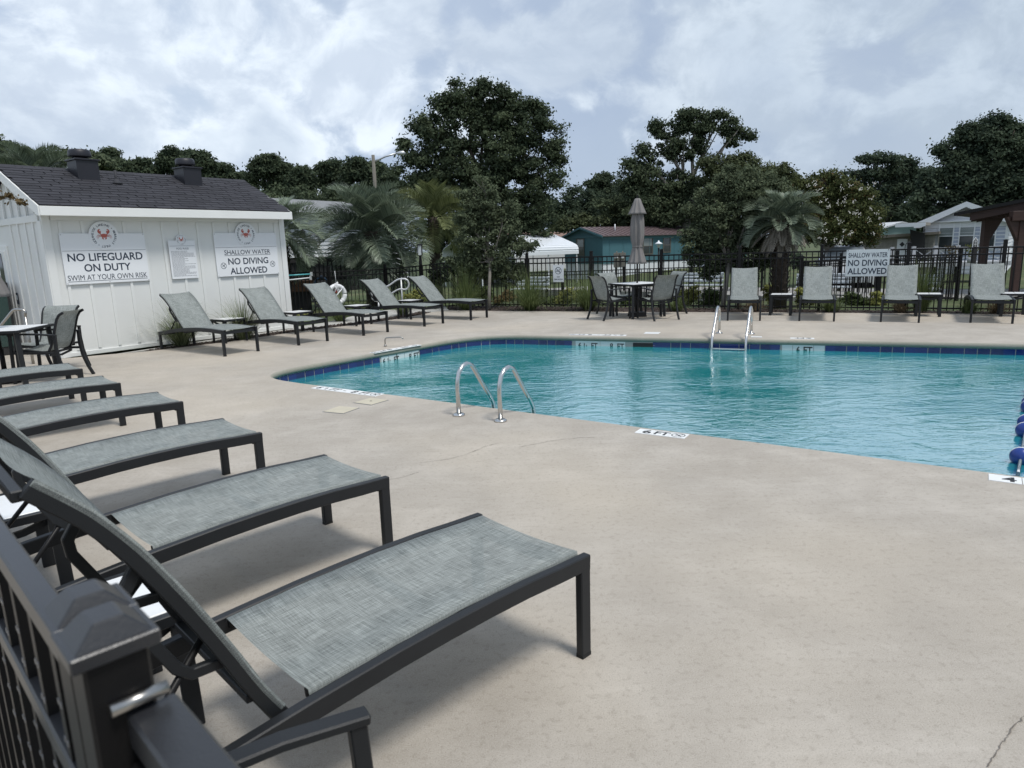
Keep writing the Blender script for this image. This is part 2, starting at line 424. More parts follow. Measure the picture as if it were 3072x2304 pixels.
def sling():
    mt = bpy.data.materials.new('sling_fabric'); mt.use_nodes = True; t = mt.node_tree; t.nodes.clear(); w = NT(t)
    tc = w.n('ShaderNodeTexCoord'); v = tc.outputs['UV']
    a = w.noise(w.scale(v, (9, 300, 1)), 1, 3, .65); b = w.noise(w.scale(v, (190, 10, 1)), 1, 3, .65); c_ = w.noise(w.scale(v, (5, 5, 1)), 1, 3, .6)
    k = w.math('ADD', w.math('MULTIPLY', a, .9), w.math('ADD', w.math('MULTIPLY', b, .7), w.math('MULTIPLY', c_, .25)))
    k = w.ramp(k, .64, 1.2, 0, 1, False)
    ck = w.n('ShaderNodeTexChecker', i_Scale=1.0); w.put(ck.inputs['Vector'], w.scale(v, (330, 330, 1)))
    k = w.math('ADD', w.math('MULTIPLY', k, .82), w.math('MULTIPLY', ck.outputs['Fac'], .18))
    col = w.mix(k, (.030, .041, .040), (.45, .485, .465))
    bs = w.n('ShaderNodeBsdfPrincipled', i_Base_Color=col, i_Roughness=.75)
    bn = w.n('ShaderNodeBump', i_Strength=.5, i_Distance=.002, i_Height=k); t.links.new(bn.outputs[0], bs.inputs['Normal'])
    tr = w.n('ShaderNodeBsdfTranslucent', i_Color=col); tp = w.n('ShaderNodeBsdfTransparent')
    mx = w.n('ShaderNodeMixShader', i_0=.12); t.links.new(bs.outputs[0], mx.inputs[1]); t.links.new(tr.outputs[0], mx.inputs[2])
    m2 = w.n('ShaderNodeMixShader', i_0=.07); t.links.new(mx.outputs[0], m2.inputs[1]); t.links.new(tp.outputs[0], m2.inputs[2])
    w.n('ShaderNodeOutputMaterial', i_Surface=m2.outputs[0]); M['sling'] = mt
sling()

def concrete(name, c0, c1, crack=True):
    mt = bpy.data.materials.new(name); mt.use_nodes = True; t = mt.node_tree; t.nodes.clear(); w = NT(t)
    tc = w.n('ShaderNodeTexCoord'); v = tc.outputs['Object']
    big = w.noise(v, .55, 5, .6, .3); mid = w.noise(v, 2.6, 6, .62, .4); sm = w.noise(v, 34, 3, .6); sp = w.noise(v, 210, 2, .7)
    brush = w.noise(w.scale(v, (1.2, 9, 1)), 1.6, 6, .65, .5)
    k = w.math('ADD', w.math('MULTIPLY', big, .42), w.math('ADD', w.math('MULTIPLY', mid, .38), w.math('MULTIPLY', brush, .16)))
    c = w.mix(w.ramp(k, .36, .74), c0, c1)
    warm = w.noise(v, .35, 3, .5)
    c = w.mix(w.ramp(warm, .42, .68, 0, .45), c, (c1[0] * 1.02, c1[1] * .97, c1[2] * .88))
    c = w.mix(w.ramp(sm, .32, .48, .28, 0), c, (c0[0] * .62, c0[1] * .60, c0[2] * .56))
    c = w.mix(w.ramp(sp, .32, .45, .5, 0), c, (c0[0] * .5, c0[1] * .48, c0[2] * .45))
    c = w.mix(w.ramp(sp, .56, .70, 0, .4), c, (c1[0] * 1.18, c1[1] * 1.18, c1[2] * 1.18))
    stain = w.noise(v, 1.15, 7, .62, .8)
    c = w.mix(w.ramp(stain, .60, .72, 0, .22), c, (c0[0] * .72, c0[1] * .70, c0[2] * .66))
    if False:
        vo = w.n('ShaderNodeTexVoronoi', feature='DISTANCE_TO_EDGE', i_Scale=.16)
        w.put(vo.inputs['Vector'], w.vmath('ADD', v, w.vmath('MULTIPLY', w.noise(v, .9, 6, .65, out='Color'), (1.6, 1.6, 0))))
        gate = w.ramp(w.noise(v, .33, 2, .5), .56, .66)
        ln = w.math('MULTIPLY', w.ramp(vo.outputs['Distance'], .0008, .0035, .5, 0), gate)
        c = w.mix(ln, c, (.10, .09, .08))
    bs = w.n('ShaderNodeBsdfPrincipled', i_Base_Color=c, i_Roughness=.82); bs.inputs['Specular IOR Level'].default_value = .3
    hh = w.math('ADD', w.math('MULTIPLY', sm, .6), w.math('ADD', w.math('MULTIPLY', sp, .4), w.math('MULTIPLY', mid, .6)))
    bn = w.n('ShaderNodeBump', i_Strength=.55, i_Distance=.006, i_Height=hh); t.links.new(bn.outputs[0], bs.inputs['Normal'])
    w.n('ShaderNodeOutputMaterial', i_Surface=bs.outputs[0]); M[name] = mt
concrete('deck', (.345, .312, .268), (.515, .474, .418))
concrete('coping', (.27, .265, .22), (.36, .355, .305), False)

def tilemat():
    def ex(w, v, c, b):
        oi = w.n('ShaderNodeObjectInfo')
        return w.mix(oi.outputs['Random'], (.008, .016, .10), (.015, .032, .17))
    mat('pool_tile_blue', (.012, .025, .14), .14, 0, 0, 1, extra=ex, spec=.6)
tilemat()

def watermat():
    mt = bpy.data.materials.new('pool_water'); mt.use_nodes = True; t = mt.node_tree; t.nodes.clear(); w = NT(t)
    tc = w.n('ShaderNodeTexCoord'); v = tc.outputs['Object']
    rot = w.n('ShaderNodeMapping'); w.put(rot.inputs['Vector'], v); rot.inputs['Rotation'].default_value = (0, 0, R(24)); rot.inputs['Scale'].default_value = (1, 1.9, 1)
    n1 = w.noise(rot.outputs[0], 2.6, 4, .55, .9); n2 = w.noise(rot.outputs[0], 7.5, 3, .5, 1.2); n3 = w.noise(rot.outputs[0], .5, 2, .5)
    h = w.math('ADD', n1, w.math('MULTIPLY', n2, .33))
    bn = w.n('ShaderNodeBump', i_Distance=.026, i_Height=h); w.put(bn.inputs['Strength'], w.ramp(n3, .35, .7, .3, .95))
    bf = w.n('ShaderNodeBump', i_Distance=.012, i_Height=h)
    gl = w.n('ShaderNodeBsdfGlossy', i_Roughness=.03, i_Color=(1, 1, 1)); t.links.new(bn.outputs[0], gl.inputs['Normal'])
    # the water body: light comes through, tinted; fine suspended scatter gives it its own turquoise
    tp = w.n('ShaderNodeBsdfTransparent', i_Color=(.62, .90, .94))
    df = w.n('ShaderNodeBsdfDiffuse', i_Color=(.018, .40, .43)); t.links.new(bn.outputs[0], df.inputs['Normal'])
    body = w.n('ShaderNodeMixShader', i_0=.80); t.links.new(tp.outputs[0], body.inputs[1]); t.links.new(df.outputs[0], body.inputs[2])
    fr = w.n('ShaderNodeFresnel', i_IOR=1.33); t.links.new(bf.outputs[0], fr.inputs['Normal'])
    mx = w.n('ShaderNodeMixShader', i_0=w.math('MULTIPLY', fr.outputs[0], .68)); t.links.new(body.outputs[0], mx.inputs[1]); t.links.new(gl.outputs[0], mx.inputs[2])
    w.n('ShaderNodeOutputMaterial', i_Surface=mx.outputs[0]); M['water'] = mt
watermat()
mat('pool_plaster', (.46, .74, .80), .7, 0, .06, .8)

def groundmats():
    def lawn(w, v, c, b):
        a = w.noise(v, .35, 5, .6); f_ = w.noise(v, 26, 4, .7)
        g_ = w.mix(w.ramp(f_, .3, .7), (.026, .042, .012), (.080, .108, .032))
        return w.mix(w.ramp(a, .45, .7, 0, .5), g_, (.14, .13, .06))
    mat('lawn', (.06, .09, .02), .9, 0, 0, 1, .8, 60, extra=lawn)
    def mulch(w, v, c, b):
        f_ = w.noise(v, 38, 5, .75); return w.mix(w.ramp(f_, .3, .72), (.016, .011, .009), (.105, .075, .060))
    mat('mulch', (.06, .04, .03), .95, 0, 0, 1, 1.0, 45, extra=mulch)
    def shingle(w, v, c, b):
        oi = w.n('ShaderNodeObjectInfo'); f_ = w.noise(v, 120, 3, .7)
        q = w.mix(oi.outputs['Random'], (.013, .013, .017), (.031, .031, .038))
        return w.mix(w.ramp(f_, .35, .7, 0, .5), q, (.052, .052, .062))
    mat('shingle', (.04, .04, .045), .9, 0, 0, 1, .5, 150, extra=shingle)
    def road(w, v, c, b):
        return w.mix(w.ramp(w.noise(v, 3, 6, .6), .3, .7), (.22, .215, .20), (.33, .32, .30))
    mat('gravel_path', (.3, .3, .28), .9, 0, 0, 1, .5, 60, extra=road)
groundmats()
mat('crack_dirt', (.15, .13, .11), .9, 0, .3, 30)
# ------------------------------------------------------------------ ground, deck, pool
def chaikin(P_, n=2, closed=True):
    for _ in range(n):
        Q = []; L = len(P_); rng = range(L if closed else L - 1)
        for i in rng:
            a, b = Vector(P_[i]), Vector(P_[(i + 1) % L]); Q += [a * .75 + b * .25, a * .25 + b * .75]
        P_ = Q
    return P_
def resample(P_, step):
    out = [Vector(P_[0])]; acc = 0
    for i in range(len(P_)):
        a, b = Vector(P_[i]), Vector(P_[(i + 1) % len(P_)]); L = (b - a).length
        if L < 1e-6: continue
        t = step - acc
        while t <= L: out.append(a + (b - a) * (t / L)); t += step
        acc = L - (t - step)
    return out
POOL0 = [(3.277, 4.174), (1.6, 5.33), (.219, 6.29), (-1.222, 7.30), (-2.3, 8.03), (-2.72, 8.33), (-3.04, 8.58), (-3.2, 8.86), (-3.19, 9.16), (-3.04, 9.45), (-2.72, 9.87), (-2.23, 10.49), (-1.75, 11.08), (-1.40, 11.52),
         (-1.09, 11.89), (-.72, 12.20), (-.28, 12.35), (.15, 12.26), (.55, 12.09), (1.124, 11.86), (2.36, 11.38), (4.36, 10.60), (6.03, 9.95), (7.9, 9.22), (11.2, 7.93), (11.9, 7.2), (11.6, 6.3), (8.2, 1.5), (7.5, 1.2), (6.8, 1.55), (5.2, 2.80)]
POOL = [tuple(p) for p in resample(chaikin(POOL0, 3), .11)][:-1]
def inside(x, y, poly):
    c = False; n = len(poly); j = n - 1
    for i in range(n):
        xi, yi = poly[i][0], poly[i][1]; xj, yj = poly[j][0], poly[j][1]
        if (yi > y) != (yj > y) and x < (xj - xi) * (y - yi) / (yj - yi) + xi: c = not c
        j = i
    return c
def tri_fill(outer, hole, extra=(), zf=lambda x, y: 0.0):
    vs = [Vector(p[:2]) for p in outer]; es = [(i, (i + 1) % len(outer)) for i in range(len(outer))]
    if hole:
        b = len(vs); vs += [Vector(p[:2]) for p in hole]; es += [(b + i, b + (i + 1) % len(hole)) for i in range(len(hole))]
    vs += [Vector(p) for p in extra if not hole or not inside(p[0], p[1], hole)]
    V_, E_, F_, *_ = geometry.delaunay_2d_cdt(vs, es, [], 0, 1e-5)
    fs = []
    for f in F_:
        cx = sum(V_[i].x for i in f) / len(f); cy = sum(V_[i].y for i in f) / len(f)
        if inside(cx, cy, outer) and not (hole and inside(cx, cy, hole)): fs.append(tuple(f))
    return [(p.x, p.y, zf(p.x, p.y)) for p in V_], fs
def smooth01(a, b, x):
    t = min(1, max(0, (x - a) / (b - a))); return t * t * (3 - 2 * t)
def terrain_z(x, y):
    s = smooth01(17 - .42 * x, 34 - .42 * x, y)
    return -.05 - s * (.25 + .5 * smooth01(13, 3, x))
gx = [-400, -200, -120, -80, -55, -40, -30] + list(np.arange(-24, 30, 2.0)) + [32, 40, 52, 70, 100, 150, 250, 400]
gy = [-60, -30, -14] + list(np.arange(-8, 50, 2.0)) + [55, 65, 80, 100, 140, 200, 300, 500, 800]
outer = [(-400, -60), (400, -60), (400, 800), (-400, 800)]
ex = [(x, y) for x in gx for y in gy if not (x in (-400, 400) or y in (-60, 800))]
vs, fs = tri_fill(outer, POOL, ex, terrain_z)
o = MB().add(vs, fs, True).build('ground', M['lawn']); tag(o, 'grass lawn around the pool yard and the homes beyond', kind='structure')

DECK = [(-13, -5), (14, -5), (14, 11.1), (9.81, 12.98), (7.7, 13.93), (5.64, 14.80), (2.71, 15.93), (1.2, 16.58), (-.41, 17.28), (-1.59, 17.98), (-2.0, 17.5), (-2.2, 16.83), (-2.62, 16.05), (-3.23, 15.1), (-3.85, 14.55), (-4.48, 13.80),
        (-5.32, 12.58), (-5.9, 12.02), (-6.3, 11.62), (-6.75, 11.45), (-7.35, 11.10), (-9.3, 12.6), (-13, 9.8)]
dx = [(x, y) for x in np.arange(-12, 14, 1.5) for y in np.arange(-4, 17, 1.5) if inside(x, y, DECK)]
vs, fs = tri_fill(DECK, POOL, dx)
deck = MB().add(vs, fs)
n = len(DECK)
deck.add([(p[0], p[1], 0) for p in DECK] + [(p[0], p[1], -.12) for p in DECK], [(i, (i + 1) % n, n + (i + 1) % n, n + i) for i in range(n)])
DECK_O = deck.build('pavement', M['deck']); tag(DECK_O, 'beige textured concrete pool deck with faint stains and hairline cracks', kind='structure')

# pool basin with bullnose coping and a band of tiles
n = len(POOL); PV = [Vector((p[0], p[1], 0)) for p in POOL]
PT = [(PV[(i + 1) % n] - PV[i - 1]).normalized() for i in range(n)]
area = sum(PV[i].x * PV[(i + 1) % n].y - PV[(i + 1) % n].x * PV[i].y for i in range(n))
PN = [Vector((-t.y, t.x, 0)) * (1 if area > 0 else -1) for t in PT]          # into the pool
def sweep(prof):
    vs = []; fs = []; k = len(prof)
    for i in range(n):
        for d, z in prof: q = PV[i] + PN[i] * d; vs.append((q.x, q.y, z))
    for i in range(n):
        j = (i + 1) % n
        for a in range(k - 1): fs.append((i * k + a, i * k + a + 1, j * k + a + 1, j * k + a))
    return vs, fs
basin = MB(); vs, fs = sweep([(0, -.078), (.0, -1.35)]); basin.add(vs, fs, True)
basin.add([(p.x, p.y, -1.35) for p in PV], [tuple(range(n))])
pool = basin.build('pool_basin', M['pool_plaster']); tag(pool, 'freeform swimming pool with pale blue plaster walls', kind='structure')
cop = MB(); vs, fs = sweep([(0, 0), (.016, -.005), (.027, -.018), (.032, -.038), (.028, -.060), (.014, -.074), (0, -.078)]); cop.add(vs, fs, True)
cop.build('coping', M['coping'], pool)
gr = MB(); vs, fs = sweep([(.003, -.079), (.003, -.26)]); gr.add(vs, fs, True); gr.build('grout_band', M['grout'], pool)
wb = MB(); wb.add([(p.x + q.x * .002, p.y + q.y * .002, -.162) for p, q in zip(PV, PN)], [tuple(range(n))])
o = wb.build('water', M['water']); tag(o, 'rippled turquoise swimming pool water', kind='structure')

def project_u(p):
    d = p - CAM_P; return 1536 + F_PX * d.dot(CAM_R) / d.dot(CAM_F)
path = resample([Vector(p).to_3d() for p in chaikin(POOL0, 3)], .02)
pu = [project_u(Vector((p.x, p.y, -.12))) for p in path]
i0 = min(range(len(path)), key=lambda i: (Vector(path[i]) - Vector((-3.16, 9.2, 0))).length)
TS = 7.72                                                                   # path samples per tile (0.154 m)
tile_me = MB().box((0, 0, 0), (.1475, .008, .150)).mesh('tile', M['pool_tile_blue']); tilew_me = MB().box((0, 0, 0), (.152, .008, .150)).mesh('tile', M['pool_tile_white'])
def wall_frame(fi):
    i = int(fi); p = Vector(path[i]); t = (Vector(path[min(i + 3, len(path) - 1)]) - Vector(path[i - 3])).normalized()
    nn = Vector((-t.y, t.x, 0)) * (1 if area > 0 else -1); return p, t, nn
def wall_write(marks, i_lo, i_hi, z0, z1):
    """tile lettering on the waterline, laid out from the left end as the swimmer reads it"""
    for txt, a, b in marks:
        mb = MB(); text_fit(mb, txt, a, b, z0, z1, 0, .02)
        mid = i_lo + (i_hi - i_lo) * ((a + b) / 2); p, t, nn = wall_frame(mid); L = (i_hi - i_lo) * .02
        vs = [tuple(p + t * ((v[0] - (a + b) / 2) * L) + nn * .0125 + Vector((0, 0, v[2]))) for v in mb.v]
        q = MB(); q.add(vs, mb.f); q.build('lettering', M['black_ink'], pool)
def idx_u(u, lo, hi): return min(range(lo, hi), key=lambda i: abs(pu[i] - u))
left_lo, left_hi = i0, i0 + 175
far_lo, far_hi = i0 + 185, i0 + 760
marks = [(idx_u(1143, left_lo, left_hi), idx_u(1257, left_lo, left_hi)), (idx_u(1730, far_lo, far_hi), idx_u(1876, far_lo, far_hi)), (idx_u(2351, far_lo, far_hi), idx_u(2473, far_lo, far_hi))]
sk = (idx_u(1905, far_lo, far_hi), idx_u(1957, far_lo, far_hi))
fi = i0 - 12.0
while fi < i0 + 690:
    hit = [k for k in marks if k[0] - 2 <= fi <= k[1] + 1]
    p, t, nn = wall_frame(fi)
    if hit:
        cnt = max(1, round((hit[0][1] - hit[0][0]) / TS)); st = (hit[0][1] - hit[0][0]) / cnt
        for k in range(cnt):
            p, t, nn = wall_frame(hit[0][0] + (k + .5) * st); o = put('tile', tilew_me, pool, tuple(p + nn * .006 + Vector((0, 0, -.155))), math.atan2(t.y, t.x))
        fi = hit[0][1] + TS * .5 + .2; continue
    if not (sk[0] - 4 <= fi <= sk[1] + 4):
        put('tile', tile_me, pool, tuple(p + nn * .006 + Vector((0, 0, -.155))), math.atan2(t.y, t.x))
    fi += TS
p, t, nn = wall_frame((sk[0] + sk[1]) / 2)
MB().box((0, 0, 0), (.34, .006, .07)).build('skimmer_mouth', M['dark_shade'], pool).matrix_basis = Matrix.Translation(p + nn * .007 + Vector((0, 0, -.13))) @ Matrix.Rotation(math.atan2(t.y, t.x), 4, 'Z')
long_marks = [('6', .045, .115), ('1', .175, .192), ('2', .205, .235), ('FT', .32, .45), ('-', .545, .59), ('8', .71, .775), ('FT', .85, .985)]
for a, b in marks[:2]:
    wall_write([q for q in long_marks if q[0] in '6FT8'], a, b, -.205, -.108); wall_write([('1', .175, .192)], a, b, -.16, -.115); wall_write([('2', .21, .24)], a, b, -.19, -.145); wall_write([('-', .545, .59)], a, b, -.22, -.125)
wall_write([('6', .33, .42), ('FT', .52, .73)], marks[2][0], marks[2][1], -.205, -.098)

# mulch strips and the paths
def flat(name, poly, z, mtl, th=.06, label=None, kind='structure'):
    vs, fs = tri_fill(poly, None); b = MB(); b.add([(v[0], v[1], z) for v in vs], fs); k = len(poly)
    b.add([(p[0], p[1], z) for p in poly] + [(p[0], p[1], z - th) for p in poly], [(i, (i + 1) % k, k + (i + 1) % k, k + i) for i in range(k)])
    o = b.build(name, mtl); tag(o, label, kind=kind); return o
FAR_EDGE = [(9.81, 12.98), (7.7, 13.93), (5.64, 14.80), (2.71, 15.93), (1.2, 16.58), (-.41, 17.28), (-1.59, 17.98)]
BACK = [(-1.75, 19.3), (-1.1, 19.35), (.2, 18.75), (2.1, 17.75), (4.0, 16.75), (5.9, 15.75), (7.2, 15.05), (8.3, 14.45), (9.8, 13.75), (11.4, 13.05), (11.2, 12.36)]
flat('mulch_bed', FAR_EDGE[::1] + BACK, -.018, M['mulch'], label='dark bark mulch bed between the deck edge and the black fence')
LE = [(-2.0, 17.5), (-2.2, 16.83), (-2.62, 16.05), (-3.23, 15.1), (-3.85, 14.55), (-4.48, 13.80), (-5.32, 12.58), (-5.9, 12.02), (-6.3, 11.62)]
LB = [(-6.33, 11.9), (-6.1, 12.3), (-5.62, 12.9), (-4.85, 14.05), (-4.2, 14.85), (-3.6, 15.45), (-3.0, 16.35), (-2.6, 17.1), (-2.35, 17.75)]
flat('mulch_bed', LE + LB, -.014, M['mulch'], label='curving bark mulch strip behind the loungers beside the white shed')
flat('path', [(-1.59, 17.98), (-2.0, 17.5), (-2.35, 17.75), (-2.6, 17.1), (-3.0, 16.35), (-3.6, 15.45), (-4.2, 14.85), (-4.85, 14.05), (-5.62, 12.9), (-6.1, 12.3), (-6.33, 11.9), (-6.75, 11.47), (-4.3, 15.7), (-3.6, 18.6), (-1.8, 19.2)], -.008, M['concrete_pad'], label='pale concrete walk between the shed wall and the mulch strip')
chips = MB()
for poly, N_ in ((FAR_EDGE + BACK, 5200), (LE + LB, 2600)):
    xs = [p[0] for p in poly]; ys = [p[1] for p in poly]; c = 0
    while c < N_:
        x, y = random.uniform(min(xs), max(xs)), random.uniform(min(ys), max(ys))
        if not inside(x, y, poly): continue
        c += 1; a = random.uniform(0, PI); l, w_ = random.uniform(.015, .04), random.uniform(.006, .014); tz = random.uniform(0, .02)
        u = Vector((math.cos(a), math.sin(a), random.uniform(-.35, .35))) * l; q = Vector((-math.sin(a), math.cos(a), random.uniform(-.4, .4))) * w_
        c0 = Vector((x, y, -.008 + tz)); chips.add([c0 - u - q, c0 + u - q, c0 + u + q, c0 - u + q], [(0, 1, 2, 3)])
tag(chips.build('mulch_chips', M['mulch']), 'loose brown bark chips lying on the planting beds', kind='stuff')
flat('path', [(8.0, 19.5), (16, 15.5), (22, 14.5), (22, 18), (14, 20), (10, 23), (6, 26), (3, 28), (1, 27), (5, 23.4)], terrain_z(10, 20) + .11, M['gravel_path'], .3, 'pale gravel walk on the far side of the black fence')

# hairline cracks and a joint in the deck
for pts, w_ in ((((1258, 1390), (1300, 1384), (1345, 1378), (1400, 1364), (1455, 1340), (1500, 1329)), .0035), (((1560, 1342), (1640, 1326), (1690, 1318), (1740, 1314), (1786, 1313)), .0045), (((1166, 1440), (1210, 1432), (1260, 1416)), .003), (((2960, 2304), (2985, 2262), (3012, 2222), (3040, 2184), (3072, 2150)), .0035), (((1990, 958), (2020, 948), (2062, 936)), .014)):
    c = [gp(u, v) for u, v in pts]; mb = MB(); L_, R_ = [], []; fine = []
    for i in range(len(c) - 1):
        for k in range(8): fine.append(c[i].lerp(c[i + 1], k / 8))
    fine.append(c[-1]); vs = []
    for i, p in enumerate(fine):
        t_ = (fine[min(i + 1, len(fine) - 1)] - fine[max(i - 1, 0)]).normalized(); nn_ = Vector((-t_.y, t_.x, 0)); j = random.gauss(0, w_ * .5); ww = w_ * random.uniform(.15, .65) * (.3 if i in (0, len(fine) - 1) else 1)
        vs += [p + nn_ * (j - ww) + Vector((0, 0, .004)), p + nn_ * (j + ww) + Vector((0, 0, .004))]
    mb.add(vs, [(2 * i, 2 * i + 1, 2 * i + 3, 2 * i + 2) for i in range(len(fine) - 1)]); mb.build('crack', M['crack_dirt'], DECK_O)
# ------------------------------------------------------------------ the white shed
SHED = Vector((-7.349, 11.122, 0)); SAZ = R(53.2); SL, SD, WH = 4.45, 2.5, 2.28
sh = thing('pool_shed', SHED, SAZ, 'white board-and-batten pump shed with dark shingle roof and two black chimneys', 'shed')
b = MB(); b.box((SL / 2, SD / 2, WH / 2), (SL, SD, WH))
b.prism([(.0, WH), (SD, WH), (SD / 2, 3.00)], .02, SL - .02, 'x'); b.build('wall', M['white_paint'], sh)
batt = MB().box((0, 0, 0), (.048, .02, 2.10)).mesh('batten', M['white_batten'], .003)
for x in (.245, .578, .905, 1.237, 1.566, 1.897, 2.220, 2.561, 2.885, 3.211, 3.545, 3.880, 4.234): put('batten', batt, sh, (x, -.010, 1.155))
for x, w_ in ((.05, .12), (SL - .05, .12)): MB().box((x, -.013, 1.15), (w_, .026, 2.30)).build('corner_board', M['white_batten'], sh, .004)
MB().box((-.013, .06, 1.10), (.026, .14, 2.2)).build('corner_board', M['white_batten'], sh, .004)
MB().box((SL / 2, -.0115, 2.255), (SL - .24, .023, .09)).build('frieze_board', M['white_batten'], sh, .004)
MB().box((SL / 2, -.012, .04), (SL, .022, .07)).build('sill_board', M['white_batten'], sh, .004)
for y in (.34, .66, .98, 1.30, 2.42): put('batten', batt, sh, (-.010, y, 1.155), PI / 2)
MB().box((-.0125, SD / 2 + .03, 2.245), (.025, SD - .1, .11)).build('frieze_board', M['white_batten'], sh, .004)
for y in (.22, .54, .86, 1.18, 1.50, 1.82, 2.14, 2.36):
    h = (min(y, SD - y)) * .57; MB().box((-.010, y, 2.30 + h / 2), (.020, .045, h)).build('gable_batten', M['white_batten'], sh, .003)
# side door with its dark strip window
MB().box((-.014, 2.06, .93), (.028, .92, 1.86)).build('door_frame', M['trim'], sh, .004)
d = MB().box((-.034, 2.06, .90), (.024, .76, 1.74)).build('door', M['white_batten'], sh, .004)
MB().box((-.049, 1.90, 1.42), (.012, .16, .62)).build('door_window', M['window_glass'], d)
# roof
PITCH_R = math.atan2(.735, 1.57); ey, ez, ry, rz_ = -.32, 2.42, 1.25, 3.155
roof = MB(); X0, X1 = -.11, 4.44
nrm = Vector((0, -math.sin(PITCH_R), math.cos(PITCH_R)))
for sgn in (0, 1):
    Y = lambda y: (SD - y) if sgn else y
    roof.prism([(Y(ey), ez - .005), (Y(ry), rz_ - .005), (Y(ry), rz_ - .065), (Y(ey), ez - .05)], X0, X1, 'x')
rf = roof.build('roof', M['roof_black'], sh)
MB().box((.5 * (X0 + X1), ey - .013, ez - .085), (X1 - X0 + .02, .026, .145)).build('fascia', M['trim'], sh, .004)
MB().box((.5 * (X0 + X1), -.155, 2.298), (X1 - X0 - .02, .29, .016)).build('soffit', M['trim'], sh)
for xx in (X0 - .012, X1 + .012):
    for sgn in (0, 1):
        Y = lambda y: (SD - y) if sgn else y
        g_ = MB().prism([(Y(ey), ez - .012), (Y(ry), rz_ - .012), (Y(ry), rz_ - .165), (Y(ey + .05), ez - .158), (Y(ey), ez - .158)], xx - .012, xx + .012, 'x'); g_.build('rake_board', M['trim'], sh)
SLN = math.hypot(1.57, .735); ROWS = 15; EXP = SLN / ROWS
sm_ = [MB().box((0, 0, 0), (w_, EXP + .045, .009)).mesh('shingle', M['shingle']) for w_ in (.296, .288, .280)]
for r in range(ROWS):
    off = (r % 3) * .105 + random.uniform(-.03, .03); x = X0 + .15 - off
    while x < X1 + .1:
        y_ = (r + .5) * EXP + .018; cx = min(max(x, X0 + .14), X1 - .13)
        p = Vector((0, ey, ez)) + Vector((0, math.cos(PITCH_R), math.sin(PITCH_R))) * (y_ - .02) + nrm * (.009 + random.uniform(0, .003))
        o = put('shingle', random.choice(sm_), rf, (cx, p.y, p.z)); o.rotation_euler = (PITCH_R - .055, 0, random.uniform(-.006, .006))
        x += .302
rc = MB()
for k in range(16): rc.prism([(ry - .12, rz_ - .045), (ry, rz_ + .022), (ry + .12, rz_ - .045), (ry, rz_ + .010)], X0 + k * .285, X0 + k * .285 + .30, 'x')
rc.build('ridge_cap', M['shingle'], rf)
for x in (1.135, 3.045):
    ch = MB().box((x, .965, 3.05), (.36, .37, .46)).build('chimney', M['chimney_metal'], sh, .004)
    MB().box((x, .965, 3.292), (.41, .42, .03)).build('chimney_cap', M['chimney_metal'], ch, .004)
    MB().lathe([(.12, 3.30), (.12, 3.345), (.178, 3.345), (.182, 3.36), (.176, 3.44), (.155, 3.468), (0, 3.472)], (x - .03, .965, 0), 28).build('cowl', M['chimney_metal'], ch)
pp = MB().tube([(1.54, .69, 2.86), (1.54, .69, 3.13)], .022, 10).build('vent_pipe', M['roof_black'], sh)
MB().lathe([(.10, 2.885), (.05, 2.915), (.03, 2.97)], (1.54, .69, .012), 14).build('flashing', M['roof_black'], pp)

SR = lambda x, z=0, y=-.03: SHED + Vector((math.cos(SAZ) * x - math.sin(SAZ) * y, math.sin(SAZ) * x + math.cos(SAZ) * y, z))
def wall_sign(name, label, x0, x1, z0, z1, dcx=None, dcz=None, dr=None):
    t = thing(name, SR(x0, z0), SAZ, label, 'sign', 'signs on the shed wall')
    W_, H_ = x1 - x0, z1 - z0
    MB().box((W_ / 2, 0, H_ / 2), (W_, .014, H_)).build('board', M['sign_white'], t, .002)
    if dr:
        mb = MB(); n_ = 40
        mb.add([(dcx - x0 + dr * math.cos(2 * PI * k / n_), yy, dcz - z0 + dr * math.sin(2 * PI * k / n_)) for yy in (-.0135, .0065) for k in range(n_)],
               [tuple(range(n_)), tuple(reversed(range(n_, 2 * n_)))] + [(k, n_ + k, n_ + (k + 1) % n_, (k + 1) % n_) for k in range(n_)])
        mb.build('badge', M['sign_white'], t)
    return t
def badge(t, cx, cz, r, y=-.0145, ink='navy_ink'):
    mb = MB(); text_ring(mb, 'OCEANSIDE LANDING * MURRELLS INLET * ', cx, cz, r * .77, r * .21, y, R(222), 2 * PI, .016); mb.build('lettering', M[ink], t)
    mb = MB(); crab(mb, cx, cz, r * .52, y); mb.build('crab_emblem', M['crab_red'], t)
# left sign
t = wall_sign('wall_sign', 'large white NO LIFEGUARD ON DUTY sign with red crab badge on the shed', .205, 1.55, 1.180, 2.003, .882, 1.965, .236)
L_ = lambda x: x - .205; Z_ = lambda z: z - 1.18
badge(t, L_(.882), Z_(1.963), .236)
mb = MB(); y = -.0085
text_fit(mb, 'NO LIFEGUARD', L_(.278), L_(1.473), Z_(1.557), Z_(1.684), y, .018); text_fit(mb, 'ON DUTY', L_(.505), L_(1.251), Z_(1.384), Z_(1.508), y, .018); text_fit(mb, 'SWIM AT YOUR OWN RISK', L_(.237), L_(1.511), Z_(1.243), Z_(1.334), y, .0)
line2(mb, L_(.237), Z_(1.226), L_(1.511), Z_(1.226), .007, y); mb.build('lettering', M['navy_ink'], t)
mb = MB(); line2(mb, .01, Z_(1.722), 1.335, Z_(1.722), .006, y); mb.build('rule', M['grey_ink'], t)
for x, z in ((.02, .80), (1.325, .80), (.02, .02), (1.325, .02), (.67, .02)): MB().lathe([(.008, 0), (.006, .004), (0, .005)], (0, 0, 0), 8).build('screw', M['screw'], t).matrix_basis = Matrix.Translation((x, -.007, z)) @ Matrix.Rotation(PI / 2, 4, 'X')
